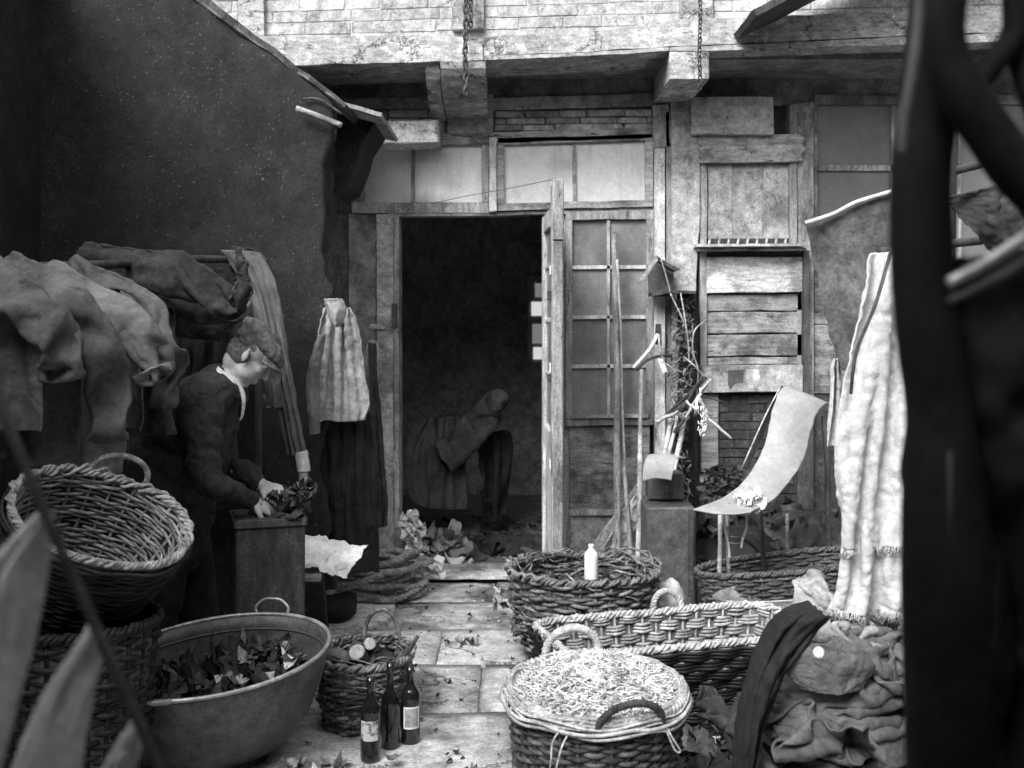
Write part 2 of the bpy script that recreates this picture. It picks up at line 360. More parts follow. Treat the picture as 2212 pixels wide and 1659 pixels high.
# upper storey: mortar field, bricks, studs, sill beam
bd('masonry_field', [(380, -220), (2260, -260), (2260, 95), (380, 100)], JT+.0495, .25, washb, wob=0)
L = lambda a, b: (lambda x: a + (b-a)*(x-500)/1400)
rows_ = [L(-190+k*24, -240+k*24.5) for k in range(0, 13)]
def sk(a, b, r): return False
for (xa, xb) in ((424, 514), (571, 977), (1046, 1469), (1541, 2230)):
    brickrows(xa, xb, [L(-100+k*25.5, -136+k*25.5) for k in range(8)], JT + .045, washb, wash, wpx=92, rough=.0022, gap=2.0)
for i, (xa, xb) in enumerate(((515, 570), (978, 1045), (1470, 1540), (2030, 2085))):
    bd('timber_stud', [(xa, -220), (xb, -222), (xb, 80-(xb-500)*.03), (xa, 80-(xa-500)*.03)], JT+.012, .12, beamm, wob=.002)
bd('sill_beam', [(380, 80), (560, 76), (980, 78), (1045, 86), (1045, 130), (916, 134), (691, 140), (600, 143), (380, 150)], JT-.02, .5, beamm, wob=.003)
bd('sill_beam', [(1045.6, 80), (1300, 66), (1470, 42), (1900, 26), (2250, 12), (2250, 66), (1938, 78), (1700, 90), (1445, 100), (1250, 112), (1045.6, 119)], JT-.02, .5, beamm, wob=.003)
bd('moulding', [(1046, 121), (1250, 114.5), (1445, 102), (1446, 110), (1250, 122), (1046, 130)], JT-.032, .4, beamm, wob=.002)
bd('moulding', [(1447, 102), (1700, 92), (1938, 80), (2250, 68), (2250, 86), (1938, 98), (1700, 104), (1534, 109.5), (1447, 110)], JT-.032, .4, beamm, wob=.002)
# jetty soffit and corbels
V, Fc = box((.4, (JT+FW)/2+.15, 2.97), 9, .62, .06, 0); mesh('soffit', V, Fc, plastd, hall)
def corbel(x0, x1, y0, y1, Yf, rounded):
    a = P(x0, y0, Yf); b = P(x1, y1, Yf); zt, zb = a.z, b.z; Yb = FW+.02; V = []; Fc = []; prof = [(Yf, zt)]
    if rounded:
        n = 9; drop = .10
        for k in range(n+1):
            t = math.pi/2*k/n; prof.append((Yf + (Yb-Yf)*(1-math.cos(t)), zb+.09 - (.09+drop)*math.sin(t)))
    else: prof += [(Yf, zb), (Yb, zb)]
    prof.append((Yb, zt)); n = len(prof)
    for x in (a.x, a.x+.006, b.x-.006, b.x):
        for (yy, zz) in prof: V.append((x, yy + (.006 if x in (a.x, b.x) and yy == Yf else 0) + .003*noise.noise(Vector((x*20, zz*14, 2))), zz))
    for s in range(3):
        for k in range(n): j = (k+1) % n; Fc.append((s*n+k, s*n+j, (s+1)*n+j, (s+1)*n+k))
    Fc += [tuple(range(n)), tuple(reversed(range(3*n, 4*n)))]
    return mesh('corbel', V, Fc, beamm, hall)
corbel(919, 950, 137, 178, JT+.03, True); corbel(951, 1049, 133, 170, JT-.025, True)
corbel(1447, 1532, 112, 170, JT-.04, False)
# recess wall and everything at ground-floor level: leave the doorway (860..1172) open
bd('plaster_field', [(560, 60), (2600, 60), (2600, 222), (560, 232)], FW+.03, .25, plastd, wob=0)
bd('plaster_field', [(560, 232), (1500, 222), (1500, 300), (560, 305)], FW+.045, .22, plast, wob=0)
bd('plank', [(690, 214), (1052, 206), (1052, 234), (690, 236)], FW+.01, .03, plast); bd('plank', [(1052.5, 212), (1450, 200), (1450, 228), (1052.5, 238)], FW+.006, .03, plast)
brickrows(694, 960, [237, 255, 273, 288], FW+.012, brickg, plast, wpx=76)
brickrows(1070, 1408, [L(243, 232), L(260, 247), L(274, 262), L(289, 275)], FW+.012, brickg, plast, wpx=74)
bd('timber_stud', [(966, 205), (1066, 203), (1066, 300), (966, 302)], FW+.004, .05, plast)
bd('timber_stud', [(1410, 226), (1446, 224), (1448, 318), (1410, 320)], FW-.012, .06, woodv)
bd('lintel_board', [(950, 288), (1062, 286), (1410, 274), (1410, 298), (1070, 310), (950, 312)], FW-.02, .06, woodg)
# left transom
def window(panes, frame, Y, mF, mP, bars=(), t=.05, pd=.03, name='window', bt=.02, bm_=None):
    f = bd(name, frame[0], Y, t, mF)
    for q in frame[1:]: o = bd('frame', q, Y-.002, t, mF, f)
    for q in panes: bd('pane', q, Y+pd, .006, mP, f, wob=0, bev=.001)
    for q in bars: bd('glazing_bar', q, Y+pd-bt, .03, bm_ or mF, f, wob=.0008)
    return f
window([R4(786, 314, 889, 438), R4(896, 312, 1041, 437)], [R4(760, 437, 1056, 460), [(760, 298), (1056, 296), (1056, 313), (760, 315)], R4(1041, 313, 1056, 437), R4(760, 315, 786, 437)],
       FW-.005, woodv, glassl, [R4(888, 312, 896, 438)])
bd('mullion', [(1057, 296), (1073, 296), (1073, 457), (1057, 458)], FW-.03, .09, woodl)
# right transom
window([[(1088, 314), (1238, 308), (1238, 438), (1088, 440)], [(1244, 308), (1394, 304), (1394, 434), (1244, 438)]],
       [[(1074, 440), (1411, 431), (1411, 446), (1074, 455)], [(1074, 298), (1411, 290), (1411, 303), (1074, 313)], R4(1074, 313, 1089, 440), R4(1394, 303, 1411, 432)],
       FW-.018, woodg, glassl, [R4(1237.5, 308, 1244.5, 437)])
bd('lintel_rail', [(840, 460), (1060, 458), (1412, 448), (1412, 455), (1060, 466), (840, 468)], FW+.0, .12, woodg)
# wall left of the doorway
bd('plaster_field', [(560, 300), (784, 300), (784, 470), (560, 470)], FW+.06, .2, woodd, wob=0)  # dark tone continues the painted shadow above the panels
bd('wall_panel', [(560, 462), (752, 462), (752, 1252), (560, 1252)], FW+.02, .12, woodd, wob=0); bd('wall_panel', [(753, 462), (812, 462), (812, 1252), (753, 1252)], FW+.015, .12, plastd, wob=0)  # panel tones darkened to paint the shadow of the shed roof
bd('door_post', [(813, 462), (850, 462), (851, 1252), (815, 1252)], FW-.015, .16, plast)
bd('door_jamb', [(850.6, 466), (861, 466), (863, 1250), (852, 1250)], FW-.03, .18, woodv)
bd('batten', [(800, 700), (832, 702), (832, 712), (800, 710)], FW-.03, .02, woodg)
hg = bd('hinge', [(846, 655), (858, 655), (858, 708), (846, 708)], FW-.045, .012, iron)
bd('hinge', [(846, 1190), (858, 1190), (858, 1236), (846, 1236)], FW-.045, .012, iron)
# threshold
bd('threshold', [(850, 1246), (1180, 1246), (1180, 1251.5), (850, 1252)], FW-.13, .34, stone, wob=.002)
# glazed fixed leaf right of the doorway
fr = bd('door_frame', [(1172, 456), (1232, 455), (1232, 1246), (1172, 1248)], FW+.03, .14, woodv)
pn = []; 
ys = [(474, 573), (581, 681), (689, 787), (795, 897)]
for (a, b) in ys: pn += [[(1235, a+1), (1311, a), (1311, b), (1235, b)], [(1317, a), (1396, a-1), (1396, b), (1317, b)]]
win = window(pn, [[(1222, 905), (1412, 904), (1412, 918), (1222, 920)], [(1222, 456), (1412, 454), (1412, 473), (1222, 475)], R4(1222, 475, 1236, 905), R4(1396, 473, 1412, 904)],
       FW-.015, woodv, glassd, [[(1235, a), (1396, a-1), (1396, a+7), (1235, a+8)] for a in (573.5, 681.5, 787.5)] + [R4(1311, 473, 1317.5, 897)], bm_=woodl)
bd('window_sill', [(1232, 897), (1400, 896), (1400, 903), (1232, 904)], FW-.035, .05, woodl)
bd('lower_panel', [(1230, 920), (1404, 918), (1404, 1100), (1230, 1101)], FW+.01, .03, woodg)
bd('bottom_rail', [(1230, 1101.5), (1404, 1100.5), (1404, 1112), (1230, 1114)], FW-.012, .05, woodl)
bd('stone_step', [(1232, 1115), (1404, 1114), (1404, 1252), (1232, 1252)], FW+.02, .2, wash)
bd('post_board', [(1413, 320), (1436, 320), (1438, 1240), (1415, 1240)], FW-.03, .06, woodl)
bd('post_board', [(1438.6, 240), (1450, 240), (1450, 1240), (1440, 1240)], FW-.012, .06, woodv)
bd('plaster_pier', [(1450.5, 900), (1506, 900), (1506, 1245), (1450.5, 1245)], FW-.033, .2, woodd, wob=.003); bd('plaster_pier', [(1450.5, 198), (1512, 196), (1512, 470), (1504, 600), (1506, 899), (1450.5, 899)], FW-.035, .2, plast, wob=.003)  # lower piece darker: shade of the bay painted as its own tone
bd('wall_backing', [(1400, 220), (2700, 200), (2700, 1262), (1400, 1262)], FW+.2, .1, plastd, wob=0)
# right bay: frame posts, shutter, shelf with pegs, board siding
bd('bay_post', [(1512.5, 300), (1527, 300), (1527, 848), (1512.5, 848)], FW-.02, .1, woodv)
bd('bay_post', [(1706, 225), (1722, 225), (1722, 530), (1706, 530)], FW-.02, .1, woodv)
bd('bay_post', [(1722.6, 222), (1758, 220), (1758, 860), (1722.6, 860)], FW+.0, .1, woodv); bd('bay_post', [(1722.6, 861), (1758, 861), (1758, 1245), (1722.6, 1245)], FW+.0, .1, woodd)  # post split, lower half dark to paint the bay's shade
bd('bay_post', [(1736, 540), (1748, 540), (1748, 870), (1736, 870)], FW-.06, .05, woodd)
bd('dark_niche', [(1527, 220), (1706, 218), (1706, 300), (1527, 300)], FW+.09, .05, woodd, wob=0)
sh = bd('shutter', [(1527.5, 350), (1705.5, 350), (1705.5, 522), (1527.5, 522)], FW+.01, .03, plast)
for (a, b) in ((1529, 1582), (1583, 1648), (1649, 1704)): bd('panel', R4(a, 352, b, 519), FW+.004, .01, plast, sh)
sb = bd('sign_board', [(1508, 290), (1730, 290), (1738, 300), (1733, 312), (1741, 320), (1732, 334), (1736, 346), (1700, 350), (1510, 352)], FW-.05, .03, woodg)
for k in range(4): 
    p = P(1513, 301+k*14, FW-.052); V, Fc = lathe([(.005, 0), (.005, .004), (.002, .006)], p, 8, rotm(math.radians(90), 0, 0)); mesh('nail', V, Fc, iron, sb, True)
shelf = bd('shelf', [(1505, 527), (1744, 526), (1744, 532), (1505, 533)], FW-.16, .16, woodl)
bd('shelf_rail', [(1508, 536), (1742, 535), (1742, 541), (1508, 542)], FW-.12, .05, woodg, shelf)
for k in range(9):
    x = 1532+k*20.5
    V, Fc = tube([P(x, 526, FW-.12), P(x+1, 521, FW-.10), P(x+2, 516, FW-.03)], .007, 6); mesh('peg', V, Fc, woodl, shelf, True)
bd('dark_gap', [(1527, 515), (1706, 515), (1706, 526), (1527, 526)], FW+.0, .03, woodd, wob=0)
for i, (a, b, m_) in enumerate(((543, 553, woodd), (555, 632, woodh), (635, 671, woodg), (673, 719, woodg), (721.5, 768, woodg), (770.5, 787, woodg), (788, 847, woodh))):
    sx = 1527.5 if i < 6 else 1515; ex = 1735.5
    Yp = FW + (-.01, -.03, .0, .004, .0, .006, -.04)[i]
    bd('plank', [(sx, a+ (i > 1)*2), (ex, a), (ex, b-1), (sx, b+1)], Yp, .035, m_ if i != 6 else plast, wob=.0025)
bd('peeling_paper', [(1572, 800), (1606, 799), (1607, 826), (1588, 829), (1576, 843), (1572, 830)], FW-.043, .002, zinc, wob=.004)
bd('peeling_paper', [(1612, 797), (1640, 799), (1643, 822), (1634, 838), (1620, 842), (1612, 828), (1609, 812)], FW-.043, .002, woodl, wob=.004)
bd('plank', [(1515, 850), (1552, 850), (1552, 1022), (1515, 1020)], FW+.01, .05, woodg)
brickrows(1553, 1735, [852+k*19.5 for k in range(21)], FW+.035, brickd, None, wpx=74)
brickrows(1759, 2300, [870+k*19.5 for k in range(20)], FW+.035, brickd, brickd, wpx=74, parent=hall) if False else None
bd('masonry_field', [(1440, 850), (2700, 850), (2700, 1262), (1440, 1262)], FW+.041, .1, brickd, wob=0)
# far right glazing
window([R4(1766, 226, 1925, 356), R4(1766, 370, 1925, 560), R4(1934, 226, 2070, 356), R4(1934, 370, 2070, 560), R4(2078, 226, 2220, 560)],
       [R4(1758.5, 560, 2300, 585), R4(1758.5, 205, 2300, 225), R4(1758.5, 225, 1766, 560), R4(2220, 225, 2300, 560)],
       FW+.02, plastd, glassk, [R4(1766, 356, 2070, 369), R4(1925, 226, 1934, 560), R4(2070, 226, 2078, 560)], bm_=woodv)
bd('plank', [(1758.5, 586), (2300, 586), (2300, 700), (1758.5, 700)], FW+.03, .04, woodg)
bd('plank', [(1758.5, 702), (2300, 702), (2300, 850), (1758.5, 850)], FW+.03, .04, woodg)
# whole side bodies of the building so that it stands as a volume
V, Fc = box((-2.9, FW+.35, 1.5), 2.6, .3, 3, .01); mesh('wall', V, Fc, plastd, hall)
V, Fc = box((-2.9, JT+.5, 4.2), 2.4, .6, 2.4, .01); mesh('wall', V, Fc, wash, hall)
V, Fc = box((0, FW+1.3, 4.9), 12, 3.4, .1, .01); mesh('roof', V, Fc, woodd, hall)

# interior room behind the doorway
V, Fc = box((.3, 9.6, 1.4), 6, .1, 2.9, .0); mesh('interior_wall', V, Fc, dark, hall)
V, Fc = box((-1.35, 8.1, 1.4), .1, 2.9, 2.9, .0); mesh('interior_wall', V, Fc, dark, hall)
V, Fc = box((1.75, 8.1, 1.4), .1, 2.9, 2.9, .0); mesh('interior_wall', V, Fc, dark, hall)
V, Fc = box((.2, 8.1, 2.75), 3.3, 3.0, .08, .0); mesh('interior_ceiling', V, Fc, dark, hall)
V, Fc = box((.2, 8.05, -.03), 3.3, 3.0, .05, .0); mesh('interior_floor', V, Fc, dirt, hall)
# a small lit rear window glimpsed beside the open leaf
litm = bpy.data.materials.new('lit rear window'); litm.use_nodes = True
bs_ = litm.node_tree.nodes['Principled BSDF']; bs_.inputs['Base Color'].default_value = (.5, .5, .5, 1); bs_.inputs['Emission Color'].default_value = (1, 1, .98, 1); bs_.inputs['Emission Strength'].default_value = .26
litd = litm.copy(); litd.name = 'dim lit rear window'; litd.node_tree.nodes['Principled BSDF'].inputs['Emission Strength'].default_value = .07
rw = bd('rear_window', [(1138, 596), (1200, 596), (1200, 786), (1138, 786)], 9.5, .04, dark, hall, wob=0)
bd('pane', R4(1148, 652, 1198, 682), 9.49, .008, litm, rw, wob=0, bev=.001)
bd('pane', R4(1150, 700, 1198, 742), 9.49, .008, litd, rw, wob=0, bev=.001)
bd('pane', R4(1156, 612, 1198, 642), 9.49, .008, litd, rw, wob=0, bev=.001)
bd('pane', R4(1152, 750, 1198, 776), 9.49, .008, litm, rw, wob=0, bev=.001)

# ------------------------------------------------------------------ open door leaf
H = Vector((.20, FW-.02, 0)); E = Vector(((1206-1106)/F*5.6, 5.6, 0)); zt, zb = EYE+(690-387)/F*5.6, .03
dl = thing('door_leaf', 'tall flaking glazed door leaf swung open towards the yard and seen edge on', 'door', (H.x, H.y, 0))
D = (E-H).normalized(); NN = Vector((-D.y, D.x, 0)); LL = (E-H).length
def leafbox(name, s0, s1, z0, z1, t, m_, parent=dl, off=0):
    c = H + D*((s0+s1)/2) + Vector((0, 0, (z0+z1)/2)) + NN*off
    M = Matrix((D, NN, Vector((0, 0, 1)))).transposed()
    V, Fc = box(c, s1-s0, t, z1-z0, .005, M=M); return mesh(name, V, Fc, m_, parent)
leafbox('stile', LL-.11, LL-.03, zb, zt-.02, .062, woodv); leafbox('stile', 0, .09, zb, zt-.12, .05, woodl)
leafbox('edge_moulding', LL-.029, LL, zt-.31, zt, .055, woodv); leafbox('edge_moulding', LL-.029, LL-.006, zb, zt-.315, .05, woodv)
leafbox('rail', .09, LL-.11, zt-.22, zt-.12, .045, woodl); leafbox('rail', .09, LL-.11, .82, .92, .045, woodl); leafbox('rail', .09, LL-.11, zb, .2, .045, woodl)
for k in range(4):
    z0 = .93 + k*.3; leafbox('pane', .1, LL-.115, z0, z0+.27, .006, glassd)
    leafbox('glazing_bar', .095, LL-.112, z0+.272, z0+.298, .03, woodl)
leafbox('panel', .095, LL-.112, .205, .815, .02, woodl)
for z in (.75, 1.25, 1.75): leafbox('paper_shred', LL-.12, LL-.04, z, z+.045, .004, paper, off=-.036)
leafbox('latch', LL-.09, LL-.04, 1.62, 1.67, .02, iron, off=-.04); leafbox('bolt', LL-.09, LL-.05, 1.2, 1.24, .02, iron, off=-.04)
V, Fc = tube([P(1193, 388, 5.62), P(1120, 403, 5.9), P(1000, 425, 6.2), P(930, 440, 6.4)], .0018, 5); o = mesh('sagging_wire', V, Fc, iron); tag(o, 'thin wire sagging from the top of the open door leaf across the transoms', 'wire')

# ------------------------------------------------------------------ boards and boxes on the front
def single(name, geo, m_, label, cat, group=None, smooth=False, origin=None):
    o = mesh(name, geo[0], geo[1], m_, None, smooth, origin); return tag(o, label, cat, group)
single('wooden_block', plate([(812, 262), (948, 258), (948, 308), (812, 311)], FW-.24, .26, wob=.003, bev=.008), wash, 'whitewashed timber block jutting from the wall above the left transom', 'beam')
nb_ = single('notice_panel', plate([(1494, 210), (1600, 208), (1671, 209), (1672, 290), (1580, 289), (1495, 290)], FW-.1, .05, wob=.002), washb, 'blank whitewashed board nailed above the ragged sign board', 'board')

# ------------------------------------------------------------------ chains
def chain(px, y0, y1, Y, label, lk=.042, r=.006, double=False):
    top = P(px, y0, Y); z0 = P(px, y1, Y).z
    ch = thing('hanging_chain', label, 'chain', (top.x, Y, z0), 'chains hanging down over the jettied beam')
    me = None; z = z0; k = 0
    while z < top.z:
        if me is None:
            pts = []
            for i in range(12):
                a = 2*math.pi*i/12; pts.append((.010*math.cos(a), 0, lk*.5*math.sin(a)))
            V, Fc = tube(pts+[pts[0]], r, 6, caps=False); o = mesh('link', [v+WL[ch] for v in V], Fc, iron, ch, True); me = o
        else: o = link(me.copy()); o.parent = ch
        o.location = (.006*noise.noise(Vector((z*5, px, 0))), .004*math.sin(k*3.), z-z0+lk*.5)
        o.rotation_euler = (.1*math.sin(k*2.), .15*math.sin(k*1.3), math.pi/2*(k % 2)+.5); z += lk*.72; k += 1
    return ch
chain(1006, -40, 208, JT-.09, 'heavy rusty chain hanging over the beam in front of the rounded corbel', .05, .007)
chain(1016, -40, 60, JT-.08, 'short doubled length of chain beside the heavier rusty chain', .04, .006)
chain(1512, -40, 195, JT-.11, 'thin light chain hanging over the square corbel towards the right', .034, .004)

# ------------------------------------------------------------------ left shed with its roof and the boundary walls
shed = thing('lean_to_shed', 'black sooty shed with a sloping roof edge along the left of the yard', 'shed', (-2.2, 5.35, 0))
SY = 5.3
def rough(pts, Y, t, m_, name, parent, amp=.03, n=44):
    "rough hung surface filling an outline given as top/bottom edges"
    xs = [p[0] for p in pts]; x0, x1 = min(xs), max(xs)
    def top(x):
        for (a, ya, _), (b, yb, _) in zip(pts, pts[1:]):
            if a <= x <= b: return ya + (yb-ya)*(x-a)/(b-a)
        return pts[-1][1]
    def bot(x):
        for (a, _, ya), (b, _, yb) in zip(pts, pts[1:]):
            if a <= x <= b: return ya + (yb-ya)*(x-a)/(b-a)
        return pts[-1][2]
    V = []; Fc = []; nx = 70
    for j in range(n+1):
        for i in range(nx+1):
            x = x0+(x1-x0)*i/nx; y = top(x) + (bot(x)-top(x))*j/n; p = P(x, y, Y)
            p.x -= max(0, (i-nx+9)/9)*(.035+.05*noise.noise(Vector((j*.22, 1, 2)))+.02*noise.noise(Vector((j*.9, 4, 2)))) if j > 3 else 0
            p.y += amp*2*fb(Vector((p.x*2.2, p.z*2.2, 3)), 4); V.append(p)
    for j in range(n):
        for i in range(nx): a = j*(nx+1)+i; Fc.append((a, a+nx+1, a+nx+2, a+1))
    o = mesh(name, V, Fc, m_, parent, True); s = o.modifiers.new('thickness', 'SOLIDIFY'); s.thickness = t; s.offset = 1; return o
rough([(60, -260, 1420), (418, -8, 1390), (520, 84, 1390), (640, 150, 1385), (722, 228, 1380)], SY, .06, tar, 'front_wall', shed, .012)
# roof: board ends and covering sheets
def slope(p0, p1, Y0, Y1, t, m_, name, n=14, amp=.01, parent=shed):
    A = P(p0[0], p0[1], Y0); B = P(p1[0], p1[1], Y0); V = []; Fc = []; q = 6
    for i in range(n+1):
        for j in range(q+1):
            v = A.lerp(B, i/n); v.y = Y0 + (Y1-Y0)*j/q; v.z += amp*noise.noise(Vector((v.x*9, v.y*3, 1))); v.x += amp*.8*noise.noise(Vector((v.y*9, v.x*8, 7))); 
            if j == 0: v.y += amp*2*noise.noise(Vector((v.x*14, 0, 4)))
            V.append(v)
    for i in range(n):
        for j in range(q): a = i*(q+1)+j; Fc.append((a, a+1, a+q+2, a+q+1))
    o = mesh(name, V, Fc, m_, parent, False); s = o.modifiers.new('thickness', 'SOLIDIFY'); s.thickness = t; s.offset = -1; return o
slope((-300, -560), (742, 236), SY-.05, FW-.02, .03, woodd, 'roof_sheet', 40, .012)
slope((412, -8), (745, 232), SY-.07, SY+.2, .012, iron, 'verge_flashing', 30, .012)
slope((736, 228), (822, 252), SY+.08, FW-.3, .02, plast, 'eaves_sheet', 8, .006)
V, Fc = tube(PT([(640, 234, SY-.12), (690, 252, SY-.12), (738, 271, SY-.12)], 4), [.014]*9, 10); mesh('gutter_pipe', V, Fc, woodg, shed, True)
V, Fc = tube(PT([(655, 214, SY-.08), (690, 215, SY-.08), (738, 246, SY-.08)], 4), [.006]*9, 6); mesh('gutter_bracket', V, Fc, iron, shed, True)
bd('eaves_shade', [(728, 238), (816, 254), (800, 285), (782, 310), (768, 360), (748, 400), (718, 420)], SY+.35, .5, tar, shed, wob=.006)  # dark shape standing in for the shadow under the eaves
# straw and splinters stuck in the black wall
mb = MB()
for k in range(420):
    x = R.uniform(20, 690); y = R.gauss(170, 190)
    if y < -30 or y > 640 or y < (x-420)*.62+25: continue
    if R.random() < (x/700)*.75: continue
    p = P(x, y, SY-.03); a = R.uniform(0, 6.28); l = R.uniform(.004, .016)
    d = Vector((math.cos(a)*l, -R.uniform(0, .01), math.sin(a)*l)); mb.add(*tube([p-d, p+Vector((0, -.004, .001)), p+d], R.uniform(.0008, .0022), 4))
o = mb.build('straw_splinters', scrapl, shed); tag(o, kind='stuff')
yw = thing('boundary_wall', 'tall black boundary wall running along the left side of the yard', 'wall', (-2.3, 2.5, 0))
V, Fc = box((-2.35, 2.2, 1.6), .2, 6.3, 3.2, .01); mesh('wall_body', V, Fc, tar, yw)
V, Fc = box((-2.35, 2.2, 3.24), .3, 6.3, .08, .01); mesh('coping', V, Fc, plast, yw)
# unseen roof and building added to cut the light, and the shed on the right
pr = thing('shade_roof', 'low dark unseen roof added to shade the near end of the yard', 'roof', (0, -.7, 2.75))  # added out of view; front edge placed for the shade it throws
V, Fc = box((0, -1.6, 2.8), 6.2, 3.0, .12, .01); mesh('deck', V, Fc, woodd, pr)
for x in (-2.4, -1.2, 0, 1.2, 2.4): V, Fc = box((x, -1.6, 2.68), .09, 2.9, .12, .01); mesh('rafter', V, Fc, woodd, pr)
bk = thing('rear_blocker', 'plain dark unseen building added to block low light behind the viewpoint', 'building', (0, -3.2, 0))  # added occluder behind the camera, never in view
V, Fc = box((0, -3.2, 2.2), 9, .4, 4.4, .01); mesh('wall_body', V, Fc, plast, bk); V, Fc = box((0, -3.0, 4.45), 9, .6, .1, .01); mesh('coping', V, Fc, woodd, bk)
rt = thing('side_building', 'dark shed with a sloping roof on the right side of the yard', 'shed', (3.0, 3.2, 0))
V, Fc = box((3.05, 2.0, 1.9), .2, 6.4, 3.8, .01); mesh('wall_body', V, Fc, woodd, rt)
# sloping roof edge at the upper right
def rslope():
    pts = [(1634, 34), (1760, -30), (1960, -130), (2300, -300)]; V = []; Fc = []
    q = 5
    for i, (x, y) in enumerate(spl(pts, 5)):
        for j in range(q+1):
            Yq = 5.35 + (JT-.03-5.35)*j/q; v = P(x, y, 5.35); v.y = Yq; v.z += .008*noise.noise(v*8); V.append(v)
    n = len(V)//(q+1)
    for i in range(n-1):
        for j in range(q): a = i*(q+1)+j; Fc.append((a, a+1, a+q+2, a+q+1))
    return V, Fc
o = mesh('roof_sheet', *rslope(), woodd, rt); s = o.modifiers.new('t', 'SOLIDIFY'); s.thickness = .035

# ------------------------------------------------------------------ basketry
def outline(a, b, n, th):
    c, s_ = math.cos(th), math.sin(th)
    return (a*math.copysign(abs(c)**(2/n), c), b*math.copysign(abs(s_)**(2/n), s_))
def path(a, b, n, N):
    "points evenly spaced along a superellipse, with outward normals"
    M = 720; raw = [outline(a, b, n, 2*math.pi*i/M) for i in range(M)]; d = [0]
    for i in range(M): p, q = raw[i], raw[(i+1) % M]; d.append(d[-1]+math.hypot(q[0]-p[0], q[1]-p[1]))
    out = []; k = 0
    for i in range(N):
        t = d[-1]*i/N
        while d[k+1] < t: k += 1
        f = (t-d[k])/max(1e-9, d[k+1]-d[k]); p, q = raw[k], raw[(k+1) % M]
        nx, ny = q[1]-p[1], -(q[0]-p[0]); l = math.hypot(nx, ny) or 1
        out.append((p[0]+(q[0]-p[0])*f, p[1]+(q[1]-p[1])*f, nx/l, ny/l))
    return out
def ringtube(pts, r, seg=5):
    n = len(pts); V = []; Fc = []
    for i in range(n):
        T = (pts[(i+1) % n]-pts[i-1]).normalized(); N = T.cross(Vector((0, 0, 1))).normalized(); B = T.cross(N)
        rr = r if not isinstance(r, list) else r[i]
        for k in range(seg):
            a = 2*math.pi*k/seg; V.append(pts[i] + (N*math.cos(a)+B*math.sin(a))*rr)
    for i in range(n):
        for k in range(seg):
            j = (k+1) % seg; i2 = (i+1) % n; Fc.append((i*seg+k, i*seg+j, i2*seg+j, i2*seg+k))
    return V, Fc
